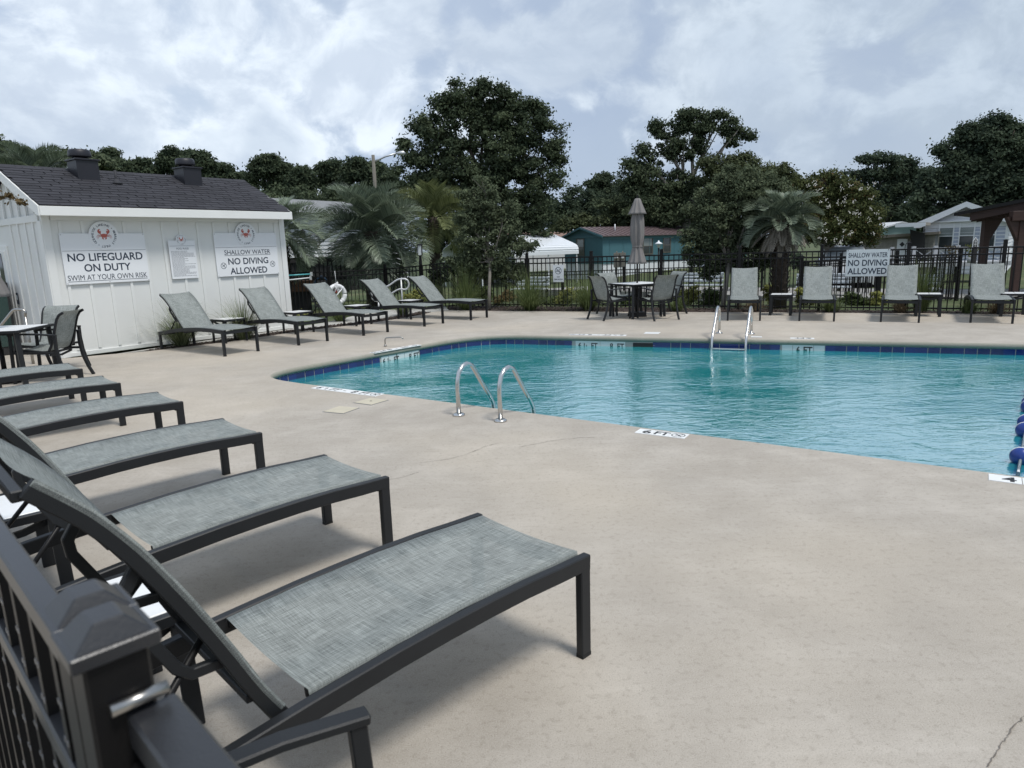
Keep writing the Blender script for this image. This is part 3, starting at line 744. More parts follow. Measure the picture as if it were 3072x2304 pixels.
# right sign
t = wall_sign('wall_sign', 'white SHALLOW WATER NO DIVING ALLOWED sign with crab badge on the shed wall', 2.85, 4.225, 1.173, 2.006, 3.535, 1.975, .230)
L_ = lambda x: x - 2.85; Z_ = lambda z: z - 1.173
badge(t, L_(3.535), Z_(1.973), .230)
mb = MB(); text_fit(mb, 'SHALLOW WATER', L_(3.035), L_(4.055), Z_(1.590), Z_(1.680), y, .006); line2(mb, L_(3.035), Z_(1.572), L_(4.055), Z_(1.572), .007, y)
text_fit(mb, 'NO DIVING', L_(3.096), L_(3.988), Z_(1.400), Z_(1.525), y, .018); text_fit(mb, 'ALLOWED', L_(3.12), L_(3.945), Z_(1.213), Z_(1.340), y, .018); mb.build('lettering', M['navy_ink'], t)
for x in (2.991, 4.085):
    mb = MB(); no_diving(mb, L_(x), Z_(1.38), .060, y); mb.build('no_diving_symbol', M['navy_ink'], t)
mb = MB(); line2(mb, .01, Z_(1.727), 1.365, Z_(1.733), .006, y); mb.build('rule', M['grey_ink'], t)
for x, z in ((.02, .81), (1.355, .81), (.02, .02), (1.355, .02)): MB().lathe([(.008, 0), (.006, .004), (0, .005)], (0, 0, 0), 8).build('screw', M['screw'], t).matrix_basis = Matrix.Translation((x, -.007, z)) @ Matrix.Rotation(PI / 2, 4, 'X')
# pool rules
t = wall_sign('wall_sign', 'narrow white POOL RULES sign of small grey print between the two big signs', 1.958, 2.465, 1.178, 1.870, 2.205, 1.880, .098)
mb = MB(); text_ring(mb, 'OCEANSIDE LANDING * MURRELLS INLET * ', .247, .703, .078, .023, -.0145, R(222), 2 * PI, .01); mb.build('lettering', M['grey_ink'], t)
mb = MB(); crab(mb, .247, .703, .055, -.0145); mb.build('crab_emblem', M['crab_red'], t)
mb = MB(); text_fit(mb, 'POOL RULES', .14, .37, .53, .566, y, .01); line2(mb, .02, .595, .49, .595, .005, y)
mb.build('lettering', M['grey_ink'], t)
mb = MB(); zz = .50
for k in range(24):
    x = .03; e = random.choice((.47, .46, .27, .48, .34))
    while x < e: w_ = random.uniform(.012, .05); line2(mb, x, zz, min(e, x + w_), zz, .008, y); x += w_ + .006
    zz -= .0195
mb.build('small_print', M['pale_ink'], t)
# small notice on the side wall
t = thing('notice', SHED + Vector((0, 0, 0)), SAZ, 'small dark notice plate beside the side door of the shed', 'sign')
MB().box((-.012, 1.52, .95), (.008, .07, .20)).build('plate', M['navy_ink'], t); MB().box((-.0185, 1.52, .97), (.003, .04, .08)).build('print', M['sign_pale'], t)
# dark glazed cabinet and handrail at the far left
t = thing('cabinet', SR(-.42, 0, 1.75), SAZ, 'dark green glazed cabinet beside the door at the left of the shed', 'cabinet')
MB().box((0, 0, .62), (.55, .62, 1.24)).build('body', M['dark_shade'], t, .01); MB().box((0, -.315, .66), (.46, .012, 1.02)).build('glass', M['cabinet_green'], t); MB().box((-.23, -.33, .66), (.03, .02, .5)).build('handle', M['chrome'], t)
t = thing('handrail', SR(-.35, 0, .62), SAZ + PI, 'bent stainless handrail behind the left dining table', 'handrail')
P0, P1, P2, P3 = gp(78, 930, .86), gp(44, 927, .90), gp(5, 972, .60), gp(-30, 1010, .35)
inv = Matrix.Translation(t.location) @ Matrix.Rotation(SAZ + PI, 4, 'Z'); inv.invert()
y0 = 10.6
MB().tube([inv @ at(76, 950, y0), inv @ at(77, 935, y0), inv @ at(68, 929, y0), inv @ at(46, 928, y0), inv @ at(38, 932, y0), inv @ at(4, 974, y0), inv @ at(-30, 1015, y0)], .021, 10).build('rail', M['steel_dull'], t)
MB().tube([inv @ at(76, 950, y0), inv @ Vector((at(76, 950, y0).x, at(76, 950, y0).y, 0))], .021, 10).build('post', M['steel_dull'], t)
MB().tube([inv @ at(-30, 1015, y0), inv @ Vector((at(-30, 1015, y0).x, y0, 0))], .021, 10).build('post', M['steel_dull'], t)

# ------------------------------------------------------------------ fences
pick_me = {}
def fence(label, pts, ztop, zbot, sp=.115, pw=.019, posts=(), mtl='black_metal', rails=(0, .125), joined=False, ph=.11, name='pool_fence', flat_top=True, postw=.064):
    """pts: polyline on plan with ground height; pickets hang between rails"""
    t = thing(name, (pts[0][0], pts[0][1], 0), 0, label, 'fence', 'black metal fences')
    O = Vector((pts[0][0], pts[0][1], 0)); acc = 0; jm = MB(); first = True
    for i in range(len(pts) - 1):
        a, b_ = Vector(pts[i]), Vector(pts[i + 1]); dxy = (b_ - a).to_2d().length; az = math.atan2((b_ - a).y, (b_ - a).x)
        for r in rails:
            mb = MB().bar(a + Vector((0, 0, ztop - r - .016)) - O, b_ + Vector((0, 0, ztop - r - .016)) - O, .030, .032); mb.build('rail', M[mtl], t, .003)
        MB().bar(a + Vector((0, 0, zbot + .05)) - O, b_ + Vector((0, 0, zbot + .05)) - O, .030, .032).build('rail', M[mtl], t, .003)
        k = 0; n_ = int(dxy / sp)
        for k in range(n_):
            f = (k + .5) / n_; p = a.lerp(b_, f) - O
            h = ztop - .018 - zbot
            if joined: jm.box((p.x, p.y, p.z + zbot + h / 2), (pw, pw, h), az)
            else:
                key = (round(h, 3), pw, mtl)
                if key not in pick_me: pick_me[key] = MB().box((0, 0, h / 2), (pw, pw, h)).mesh('picket', M[mtl])
                put('picket', pick_me[key], t, (p.x, p.y, p.z + zbot), az)
    for (x, y, z) in posts:
        zt = z + ztop + ph; b = MB().box((x - O.x, y - O.y, (zt + z - .1) / 2), (postw, postw, zt - z + .1), az); b.box((x - O.x, y - O.y, zt + .006), (postw + .012, postw + .012, .014), az)
        b.add([(x - O.x + c_ * .03, y - O.y + s_ * .03, zt + .013) for c_, s_ in ((-1, -1), (1, -1), (1, 1), (-1, 1))] + [(x - O.x, y - O.y, zt + .03)], [(0, 1, 4), (1, 2, 4), (2, 3, 4), (3, 0, 4)]); b.build('post', M[mtl], t)
    if joined: tag(jm.build('pickets', M[mtl], t), kind='stuff')
    return t
FA, FB_, FC, FD = Vector((-1.12, 19.0, -.02)), Vector((3.65, 16.52, -.01)), Vector((8.19, 14.16, -.01)), Vector((9.62, 13.41, -.01))
PF = [(-1.12, 19.0, -.02), (.494, 18.162, -.02), (2.079, 17.337, -.01), (3.653, 16.517, -.01), (5.25, 15.70, -.01), (6.75, 14.91, -.01)]
fence('black metal picket fence along the far side of the pool behind the umbrella table', PF, 1.29, .03, posts=PF)
PF2 = [(6.75, 14.91, -.01), (8.19, 14.16, -.01), (9.62, 13.41, -.01), (11.4, 12.48, -.01), (13.2, 11.55, -.01)]
fence('black metal picket fence at the right behind the last two loungers by the pavilion', PF2, 1.29, .03, posts=PF2[1:])
# falling run on the left, past the palm
q0 = Vector((-1.12, 19.0, -.02)); q1 = at(1262, 796, 19.6); q2 = at(1155, 806, 20.2); q3 = at(985, 815, 19.3); q4 = at(862, 818, 18.3)
zt = 1.29
LP = [tuple(q0)] + [(q.x, q.y, q.z - zt) for q in (q1, q2, q3, q4)]
fence('black metal picket fence falling away behind the big palm beside the shed', LP, zt, .03, sp=.11, posts=LP[1:4])
# the second enclosure further off
B0 = [(-2.2, 27.5, 0), (2.0, 25.6, 0), (6.2, 23.4, 0), (10.2, 21.2, 0)]
def fz(p, zt_): return (p[0], p[1], zt_)
fence('distant black picket fence of the dog run across the lawn', [(x, y, terrain_z(x, y) - .02) for x, y, _ in B0], 1.14, .04, sp=.105, pw=.018, posts=[(x, y, terrain_z(x, y)) for x, y in ((-2.2, 27.5), (-.1, 26.55), (2.0, 25.6), (4.1, 24.5), (6.2, 23.4), (8.2, 22.3), (10.2, 21.2))], joined=True, ph=.08, rails=(0, .12))
B1 = [(10.2, 21.2), (10.9, 19.4), (11.25, 17.2)]
fence('black picket fence running end-on toward the brown pavilion', [(x, y, terrain_z(x, y) - .02) for x, y in B1], 1.18, .04, sp=.10, pw=.019, posts=[(x, y, terrain_z(x, y)) for x, y in B1], joined=True, ph=.1)
B2 = [(7.6, 17.9), (9.3, 17.3), (11.25, 17.2)]
fence('black picket gate section between the path and the pavilion', [(x, y, terrain_z(x, y) - .02) for x, y in B2], 1.12, .04, sp=.10, pw=.02, posts=[(x, y, terrain_z(x, y)) for x, y in B2], joined=True, ph=.1)

# near fence post, panel and gate, right in front of the lens (out of focus)
PX, PY, PAZ = -.405, .590, R(-45)
def capped_post(t, y=0.0):
    MB().box((0, y, .61), (.052, .052, 1.22)).build('post', M['black_metal'], t, .003)
    cp = MB(); cp.box((0, y, 1.226), (.064, .070, .014)); k = 1.233
    cp.add([(a * .027, y + b * .030, k) for a, b in ((-1, -1), (1, -1), (1, 1), (-1, 1))] + [(a * .017, y + b * .012, k + .018) for a, b in ((-1, -1), (1, -1), (1, 1), (-1, 1))], [(0, 1, 5, 4), (1, 2, 6, 5), (2, 3, 7, 6), (3, 0, 4, 7), (4, 5, 6, 7)])
    cp.build('post_cap', M['cap_metal'], t, .0015)
t = thing('pool_fence', (PX, PY, 0), PAZ, 'blurred black fence post with pyramid cap and panel in the near left corner', 'fence', 'black metal fences')
capped_post(t)
for z in (1.185, 1.02, .12): MB().bar((-.027, -.012, z), (-1.9, -.012, z), .026, .030).build('rail', M['cap_metal'], t, .003)
pk = MB().box((0, 0, .62), (.019, .019, 1.10)).mesh('picket', M['black_metal'])
rm = MB()
for z in [1.10 - .045 * k for k in range(4)] + [.92 - .045 * k for k in range(5)]:
    for x in (-.0055, .0055): rm.box((x, -.0100, z), (.0045, .0014, .0060))
highlight_dots = rm.mesh('highlight_dots', M['screw'])  # bright studs added to imitate dots of light on the near pickets
for k in range(18):
    o = put('picket', pk, t, (-.085 - k * .105, -.012, 0))
    if k < 5: tag(put('highlight_dots', highlight_dots, o), kind='stuff')
t = thing('pool_gate', (PX + .043, PY - .045, 0), PAZ, 'black gate post and rail running out of the lower left corner', 'gate')
capped_post(t)
for z in (1.133, .95, .12): MB().bar((.024, .021, z + .014), (1.05, .021, z + .014), .042, .034).build('rail', M['cap_metal'], t, .003)
MB().box((.045, .014, .62), (.030, .036, 1.0)).build('stile', M['black_metal'], t, .003)
for k in range(9): put('picket', pk, t, (.14 + k * .105, .014, -.03))
MB().tube([(.031, -.012, 1.176), (.031, .034, 1.176)], .006, 10).build('hinge', M['steel_dull'], t)

# signs on the far fence
def fence_sign(name, label, p0, p1, z0, z1):
    a, b_ = Vector(p0), Vector(p1); az = math.atan2((b_ - a).y, (b_ - a).x); nn = Vector((math.sin(az), -math.cos(az), 0))
    t = thing(name, (a.x + nn.x * .03, a.y + nn.y * .03, z0), az, label, 'sign'); return t, (b_ - a).length, z1 - z0
t, W_, H_ = fence_sign('fence_sign', 'small white NO SMOKING sign hung on the far black fence', (1.16, 17.815), (1.425, 17.678), .648, 1.083)
MB().box((W_ / 2, 0, H_ / 2), (W_, .006, H_)).build('board', M['sign_white'], t, .002)
mb = MB(); y = -.0045; ring(mb, W_ / 2, H_ * .665, .078, .090, y); line2(mb, W_ / 2 - .06, H_ * .665 + .06, W_ / 2 + .06, H_ * .665 - .06, .014, y - .0006)
line2(mb, W_ / 2 - .062, H_ * .645, W_ / 2 + .045, H_ * .645, .018, y - .0012); line2(mb, W_ / 2 + .012, H_ * .70, W_ / 2 + .035, H_ * .78, .008, y - .0012); line2(mb, W_ / 2 + .035, H_ * .69, W_ / 2 + .058, H_ * .76, .008, y - .0012)
text_fit(mb, 'NO', W_ * .37, W_ * .63, H_ * .265, H_ * .345, y, .02); text_fit(mb, 'SMOKING', W_ * .10, W_ * .90, H_ * .12, H_ * .20, y, .02); mb.build('print', M['navy_ink'], t)
t, W_, H_ = fence_sign('fence_sign', 'pale SHALLOW WATER NO DIVING ALLOWED board hung on the far fence above the loungers', (7.175, 14.685), (7.893, 14.31), .728, 1.283)
MB().box((W_ / 2, 0, H_ / 2), (W_, .006, H_)).build('board', M['sign_pale'], t, .002)
mb = MB(); text_fit(mb, 'SHALLOW WATER', W_ * .05, W_ * .95, H_ * .71, H_ * .89, y, .014); text_fit(mb, 'NO DIVING', W_ * .05, W_ * .95, H_ * .40, H_ * .63, y, .02); text_fit(mb, 'ALLOWED', W_ * .05, W_ * .95, H_ * .09, H_ * .32, y, .02); mb.build('lettering', M['navy_ink'], t)
for x in (.03, W_ - .03): MB().box((x, .0, H_ - .015), (.012, .03, .02)).build('clip', M['black_metal'], t)
# ------------------------------------------------------------------ sun loungers
LW, LL = .637, 1.969
RS = [-.0, .158, .325, .585, .853, 1.151, 1.42, 1.62, 1.824, 1.969]; RZ = [.414, .419, .428, .432, .424, .406, .383, .356, .325, .307]
def rail_z(s): return float(np.interp(s, RS, RZ))
def grid_mesh(name, rows, mtl, thick=0.0):
    """rows of points -> sheet with uv in metres"""
    nr, nc = len(rows), len(rows[0]); vs = [tuple(p) for r in rows for p in r]
    fs = [(i * nc + j, i * nc + j + 1, (i + 1) * nc + j + 1, (i + 1) * nc + j) for i in range(nr - 1) for j in range(nc - 1)]
    me = bpy.data.meshes.new(name); me.from_pydata(vs, [], fs); me.materials.append(M[mtl])
    uv = me.uv_layers.new(name='UVMap'); acc = [0]
    for i in range(1, nr): acc.append(acc[-1] + (Vector(rows[i][nc // 2]) - Vector(rows[i - 1][nc // 2])).length)
    cc = [0]
    for j in range(1, nc): cc.append(cc[-1] + (Vector(rows[0][j]) - Vector(rows[0][j - 1])).length)
    for p in me.polygons:
        for li in p.loop_indices: vi = me.loops[li].vertex_index; uv.data[li].uv = (cc[vi % nc], acc[vi // nc])
    me.polygons.foreach_set('use_smooth', [True] * len(fs)); me.update(); return me
def back_path(base):
    p = Vector((LL / 2 - 1.175, 0, .362)); out = [p.copy()]
    for h in (-3, 3, 2, 0, -2, -8, -18):
        a = R(base + h); p = p + Vector((-math.cos(a), 0, math.sin(a))) * .130; out.append(p.copy())
    return out
def make_lounger(base, label):
    t = thing('sun_lounger', (0, 0, 0), 0, label, 'sun lounger', 'sun loungers round the pool')
    X = lambda s: LL / 2 - s
    ss = [0, .16, .33, .50, .68, .86, 1.0, 1.15, 1.3, 1.45, 1.6, 1.75, 1.88, LL]
    for sg in (-1, 1):
        y = sg * (LW / 2 - .018)
        MB().strip([(X(s), y, rail_z(s) - .030) for s in ss], .036, .060, (0, 1, 0)).build('side_rail', M['frame'], t, .004)
        for s, zt_ in ((.027, rail_z(.03) - .03), (LL - .027, rail_z(LL) - .03)):
            MB().bar((X(s), y, .012), (X(s), y, zt_), .0335, .0525, (1, 0, 0)).build('leg', M['frame'], t, .004)
            MB().box((X(s), y, .007), (.050, .033, .014)).build('glide', M['rubber'], t)
        MB().strip([(X(s), sg * (LW / 2 - .064), rail_z(s) - .014) for s in (.02, .16, .33, .50, .68, .86, 1.0, 1.13)], .020, .026, (0, 1, 0)).build('sling_rail', M['black_metal'], t)
    for s, dz, h in ((.045, .050, .05), (1.19, .075, .03), (LL - .05, .045, .04), (.62, .052, .035)):
        MB().box((X(s), 0, rail_z(s) - dz), (.026, LW - .07, h)).build('cross_bar', M['frame'], t, .003)
    hw = LW / 2 - .052; cols = 9
    rows = []
    for s in list(np.linspace(.018, 1.130, 24)):
        r = []
        for j in range(cols):
            f = j / (cols - 1) * 2 - 1; e = min(1, (s - .018) / .12, (1.130 - s) / .10)
            r.append((X(s) - (1 - f * f) * .018 * (1 if s > 1.2 else 0) + (1 - f * f) * .0, f * hw, rail_z(s) + .004 - .022 * (1 - f * f) * (.55 + .45 * e)))
        rows.append([(p[0], p[1] if abs(p[1]) < hw - .001 else p[1], p[2]) for p in r])
    for r in rows: r.insert(0, (r[0][0], r[0][1] - .003, r[0][2] - .016)); r.append((r[-1][0], r[-1][1] + .003, r[-1][2] - .016))
    put('seat_sling', grid_mesh('seat_sling', rows, 'sling'), t)
    bp_ = back_path(base); fine = []
    for i in range(len(bp_) - 1):
        for k in range(3): fine.append(bp_[i].lerp(bp_[i + 1], k / 3))
    fine.append(bp_[-1]); sm2 = [fine[0]] + [(fine[i - 1] + fine[i] * 2 + fine[i + 1]) / 4 for i in range(1, len(fine) - 1)] + [fine[-1]]
    bw = LW / 2 - .064
    nv = []
    for i in range(len(sm2)):
        d = (sm2[min(i + 1, len(sm2) - 1)] - sm2[max(i - 1, 0)]).normalized(); nv.append(Vector((d.z, 0, -d.x)))      # towards the sitter
    for sg in (-1, 1):
        MB().strip([p + Vector((0, sg * bw, 0)) - n_ * .020 for p, n_ in zip(sm2, nv)], .024, .042, (0, 1, 0)).build('back_rail', M['frame'], t, .003)
    for i in (len(sm2) - 1, 3):
        p = sm2[i] - nv[i] * .040; MB().bar(p + Vector((0, -bw, 0)), p + Vector((0, bw, 0)), .024, .024).build('cross_bar', M['frame'], t, .003)
    rows = []
    for i in range(1, len(sm2)):
        r = []
        for j in range(cols):
            f = j / (cols - 1) * 2 - 1; r.append(sm2[i] + nv[i] * (.004 - .020 * (1 - f * f)) + Vector((0, f * (bw + .012), 0)))
        r.insert(0, r[0] - nv[i] * .016); r.append(r[-1] - nv[i] * .016); rows.append(r)
    put('back_sling', grid_mesh('back_sling', rows, 'sling'), t)
    # bent stay under the back and the two props
    i1, i2 = 6, 14
    for sg in (-1, 1):
        o_ = Vector((0, sg * (bw - .02), 0)); a, b = sm2[i1] - nv[i1] * .035 + o_, sm2[i2] - nv[i2] * .035 + o_
        c, d = sm2[i1 + 1] - nv[i1 + 1] * .115 + o_, sm2[i2 - 1] - nv[i2 - 1] * .115 + o_
        MB().strip([a, a.lerp(c, .8), c.lerp(d, .12), c.lerp(d, .88), d.lerp(b, .2), b], .022, .028, (0, 1, 0)).build('back_stay', M['frame'], t, .003)
        q = Vector((X(1.66), sg * (bw + .01), rail_z(1.66) - .03)); MB().tube([sm2[8] - nv[8] * .03 + Vector((0, sg * (bw - .03), 0)), q], .0095, 8).build('prop', M['black_metal'], t)
    MB().bar((X(1.66), -LW / 2 + .03, rail_z(1.66) - .035), (X(1.66), LW / 2 - .03, rail_z(1.66) - .035), .022, .022).build('prop_bar', M['frame'], t, .003)
    return t
def lounger_spot(x, y, adeg):
    a = R(adeg); u = Vector((math.cos(a), math.sin(a), 0)); v = Vector((-u.y, u.x, 0))
    return Vector((x, y, 0)) + v * LW / 2 - u * LL / 2, a
NEARROW = [(.2754, 2.3823, 44.3, 'nearest sun lounger, seen whole in front of the blurred fence post', 1), (-.6454, 3.3584, 45.5, 'second sun lounger from the front of the near row, beside the white tiled side table', 1),
           (-1.6444, 4.3343, 44.6, 'third sun lounger from the front of the near row, back cut off at the left', 0), (-2.6636, 5.4081, 44.0, 'fourth sun lounger from the front of the near row', 0),
           (-3.6937, 6.3495, 43.7, 'fifth sun lounger from the front, second from the dining table at the left', 0), (-4.6344, 7.2999, 43.9, 'last sun lounger of the near row, directly in front of the left dining table', 0)]
ROWQ = [(-4.5293, 10.7164, -35.6, 'sun lounger in front of the shed under the POOL RULES sign'), (-3.6779, 11.775, -39.1, 'sun lounger in front of the shed under the right hand shallow water sign'),
        (-2.7765, 12.887, -38.5, 'sun lounger just past the shed corner with the life ring behind its back'), (-1.7685, 14.1492, -34.2, 'sun lounger with the bent white ramp rail behind its back'),
        (-.8527, 15.1164, -34.3, 'sun lounger at the far end of the shed row, before the tall tuft of grass')]
ROWP = [(4.288, 13.4728, -108.4, 'sun lounger behind the far pool ladder, next to the umbrella table'), (5.52, 13.03, -113.5, 'sun lounger directly under the left edge of the far fence sign'),
        (6.7885, 12.4846, -119.1, 'sun lounger covering the last letter of the far fence sign'), (8.0864, 11.956, -120.3, 'sun lounger at the far right in front of the pavilion post')]
pA = make_lounger(62.5, 'x'); pB = make_lounger(45.5, 'x'); used = set()
def place_lounger(x, y, a, label, kind):
    p, rz = lounger_spot(x, y, a); src = pA if kind else pB
    if id(src) in used: return dup(src, p, rz, label)
    used.add(id(src)); src.location = p; src.rotation_euler = (0, 0, rz); src['label'] = label; return src
bpy.context.view_layer.update()
for x, y, a, l, k in NEARROW: place_lounger(x, y, a, l, k)
for x, y, a, l in ROWQ + ROWP: place_lounger(x, y, a, l, 0)
# ------------------------------------------------------------------ side tables
def make_side_table():
    t = thing('side_table', (0, 0, 0), 0, 'x', 'side table', 'small side tables between the loungers'); w_, h = .46, .43
    for s in (-1, 1):
        MB().box((0, s * (w_ / 2 - .016), h - .020), (w_, .032, .040)).build('frame_rail', M['frame'], t, .003)
        MB().box((s * (w_ / 2 - .016), 0, h - .0205), (.032, w_ - .064, .039)).build('frame_rail', M['frame'], t, .003)
        MB().box((s * .1, 0, h - .006), (.192, w_ - .07, .016)).build('top_tile', M['table_tile'], t, .003)
        MB().strip([(x, s * .17, h - .045 - .055 * (1 - (x / .2) ** 2)) for x in (-.2, -.14, -.07, 0, .07, .14, .2)], .022, .03, (0, 1, 0)).build('brace', M['frame'], t)
        for q in (-1, 1): MB().bar((s * (w_ / 2 - .045), q * (w_ / 2 - .016), h - .04), (s * (w_ / 2 - .035), q * (w_ / 2 - .016), 0), .020, .056, (1, 0, 0)).build('leg', M['frame'], t, .003)
    return t
st = make_side_table(); bpy.context.view_layer.update()
SPOTS = [((-2.43, 3.03), 44, 'white tiled side table at the left edge behind the second lounger back'), ((-1.39, 2.06), 44, 'white tiled side table half hidden by the near blurred fence post'),
         ((-5.22, 12.68), -36, 'white topped side table between the first and second loungers by the shed'), ((-4.27, 13.76), -38, 'white topped side table between the second and third loungers, at the shed corner'),
         ((-3.33, 14.93), -36, 'white topped side table below the hanging life ring'), ((-2.32, 16.03), -34, 'white topped side table under the bent ramp rail'),
         ((5.68, 14.30), -24, 'white topped side table between the two loungers left of the far sign'), ((8.13, 13.26), -30, 'white topped side table between the two loungers right of the far sign'),
         ((9.45, 12.80), -30, 'white topped side table at the right edge below the pavilion post')]
for i, ((x, y), a, l) in enumerate(SPOTS):
    if i == 0: st.location = (x, y, 0); st.rotation_euler = (0, 0, R(a)); st['label'] = l
    else: dup(st, (x, y, 0), R(a), l)

# ------------------------------------------------------------------ dining sets
def make_chair():
    t = thing('dining_chair', (0, 0, 0), 0, 'x', 'chair', 'sling dining chairs'); hw = .27
    bp_ = [Vector(p) for p in ((-.185, 0, .40), (-.225, 0, .47), (-.262, 0, .56), (-.295, 0, .66), (-.322, 0, .75), (-.348, 0, .82), (-.385, 0, .875), (-.44, 0, .905))]
    sp_ = [Vector(p) for p in ((.235, 0, .415), (.20, 0, .432), (.10, 0, .428), (.0, 0, .414), (-.10, 0, .398), (-.185, 0, .40))]
    for s in (-1, 1):
        y = Vector((0, s * (hw - .025), 0))
        MB().strip([p + y for p in sp_ + bp_[1:]], .022, .030, (0, 1, 0)).build('side_frame', M['frame'], t, .003)
        Y = s * (hw + .012)
        MB().strip([(.27, Y, .635), (.10, Y, .648), (-.10, Y, .640), (-.33, Y, .615)], .042, .022, (0, 1, 0)).build('armrest', M['frame'], t, .004)
        MB().bar((.245, Y, .63), (.275, Y, 0), .032, .036, (1, 0, 0)).build('leg', M['frame'], t, .003)
        MB().strip([(-.31, Y, .61), (-.305, Y, .45), (-.325, Y, .28), (-.375, Y, .12), (-.43, Y, 0)], .032, .038, (0, 1, 0)).build('leg', M['frame'], t, .003)
        MB().bar((.25, Y, .405), (-.305, Y, .385), .022, .03).build('seat_rail', M['frame'], t)
    for x, z in ((.225, .395), (-.20, .385)): MB().box((x, 0, z), (.024, .52, .026)).build('cross_bar', M['frame'], t)
    MB().strip([(-.20, k * .05, .33 - .0 + .03 * abs(k) / 5) for k in range(-5, 6)], .02, .024, (1, 0, 0)).build('cross_bar', M['frame'], t)
    rows = []; full = sp_ + bp_[1:]
    for i, p in enumerate(full):
        r = []; back = i >= len(sp_) - 1
        for j in range(7):
            f = j / 6 * 2 - 1; d = .022 * (1 - f * f); r.append(p + Vector((-d * .9 if back else 0, f * (hw - .022), .017 - (d if not back else d * .2))))
        rows.append(r)
    put('sling', grid_mesh('sling', rows, 'sling'), t)
    return t
def make_table(label):
    t = thing('dining_table', (0, 0, 0), 0, label, 'table', 'square dining tables'); w_, h = .90, .72
    for s in (-1, 1):
        MB().box((0, s * (w_ / 2 - .02), h - .016), (w_, .04, .032)).build('frame_rail', M['frame'], t, .004); MB().box((s * (w_ / 2 - .02), 0, h - .0165), (.04, w_ - .08, .031)).build('frame_rail', M['frame'], t, .004)
        for q in (-1, 1):
            MB().box((s * .2, q * .2, h - .006), (.392, .392, .016)).build('top_tile', M['table_tile'], t, .003)
            MB().bar((s * (w_ / 2 - .06), q * (w_ / 2 - .06), h - .03), (s * (w_ / 2 - .035), q * (w_ / 2 - .035), 0), .055, .055, (s, q, 0)).build('leg', M['frame'], t, .004)
        MB().box((0, s * .30, h - .05), (.74, .03, .03)).build('cross_bar', M['frame'], t)
    return t
def make_umbrella(label):
    t = thing('umbrella', (0, 0, 0), 0, label, 'umbrella', 'closed market umbrellas')
    MB().box((0, 0, .05), (.36, .36, .10), 0, .9).build('base', M['black_metal'], t, .008)
    MB().tube([(0, 0, .1), (0, 0, .45)], .03, 12).build('stem', M['black_metal'], t); MB().tube([(0, 0, .3), (0, 0, 2.5)], .019, 12).build('pole', M['black_metal'], t)
    ang = [random.uniform(-.2, .2) for _ in range(8)]
    def pl_(amp): return lambda a, i: 1 + amp * (1 - 2 * abs(math.cos(4 * a + .4 * math.sin(3 * a) + .05 * i)) ** .7) + amp * .35 * math.sin(5 * a + i * .15)
    prof = [(.19, 1.13), (.175, 1.18), (.15, 1.27), (.125, 1.36), (.105, 1.45), (.098, 1.49), (.108, 1.54), (.125, 1.63), (.136, 1.76), (.138, 1.9), (.130, 2.02), (.118, 2.12), (.10, 2.25), (.07, 2.40), (.03, 2.47)]
    MB().lathe(prof, (0, 0, 0), 64, True, pl_(.19)).build('canopy', M['umbrella'], t)
    MB().lathe([(.185, 2.165), (.168, 2.20), (.135, 2.28), (.10, 2.37), (.072, 2.45), (.05, 2.485), (.0, 2.49)], (0, 0, 0), 64, True, pl_(.15)).build('vent_cap', M['umbrella'], t)
    MB().lathe([(.022, 2.48), (.03, 2.50), (.012, 2.53), (.02, 2.55), (.0, 2.575)], (0, 0, 0), 14).build('finial', M['black_metal'], t)
    MB().lathe([(.106, 1.475), (.112, 1.49), (.106, 1.505)], (0, 0, 0), 40, True, pl_(.06)).build('tie', M['umbrella'], t)
    return t
ch = make_chair(); tb = make_table('square white topped dining table under the far umbrella'); um = make_umbrella('closed grey umbrella standing in the far dining table'); bpy.context.view_layer.update()
TC, TR = Vector((2.77, 14.86, 0)), 26
tb.location = TC; tb.rotation_euler = (0, 0, R(TR)); um.location = TC
dup(tb, (-6.70, 8.98, 0), R(8), 'square white topped dining table cut off at the left edge'); dup(um, (-6.74, 8.98, 0), R(30), 'closed grey umbrella cut off by the left edge')
first = True
def place_chair(c, a, d, turn, label):
    global first
    p = c + Vector((math.cos(R(a)), math.sin(R(a)), 0)) * d; rz = R(a + 180 + turn)
    if first: first = False; ch.location = p; ch.rotation_euler = (0, 0, rz); ch['label'] = label
    else: dup(ch, p, rz, label)
for a, d, tn, l in ((TR + 180, .67, 4, 'chair at the left of the far umbrella table'), (TR + 270, .66, -8, 'chair on the near side of the far umbrella table with its back turned'),
                    (TR + 90, .70, 6, 'chair behind the left half of the far umbrella table'), (TR + 1, .72, -4, 'chair at the right end of the far umbrella table')):
    place_chair(TC, a, d, tn, l)
LC = Vector((-6.70, 8.98, 0))
for a, d, tn, l in ((17, .47, -13, 'dark chair at the right of the left dining table, side on before the shed'), (86, .80, 4, 'pale backed chair behind the left dining table'), (272, .86, 0, 'chair in front of the left dining table cut by the left edge')):
    place_chair(LC, a, d, tn, l)

pf_, pb_ = gp(1092, 2134, .646), gp(725, 2304, .625); ca = math.atan2(pf_.y - pb_.y, pf_.x - pb_.x); cq = Matrix.Rotation(ca, 3, 'Z') @ Vector((.262, .282, 0))
dup(ch, (pf_.x - cq.x, pf_.y - cq.y, 0), ca, 'chair arm and leg cut off by the lower edge before the nearest lounger')

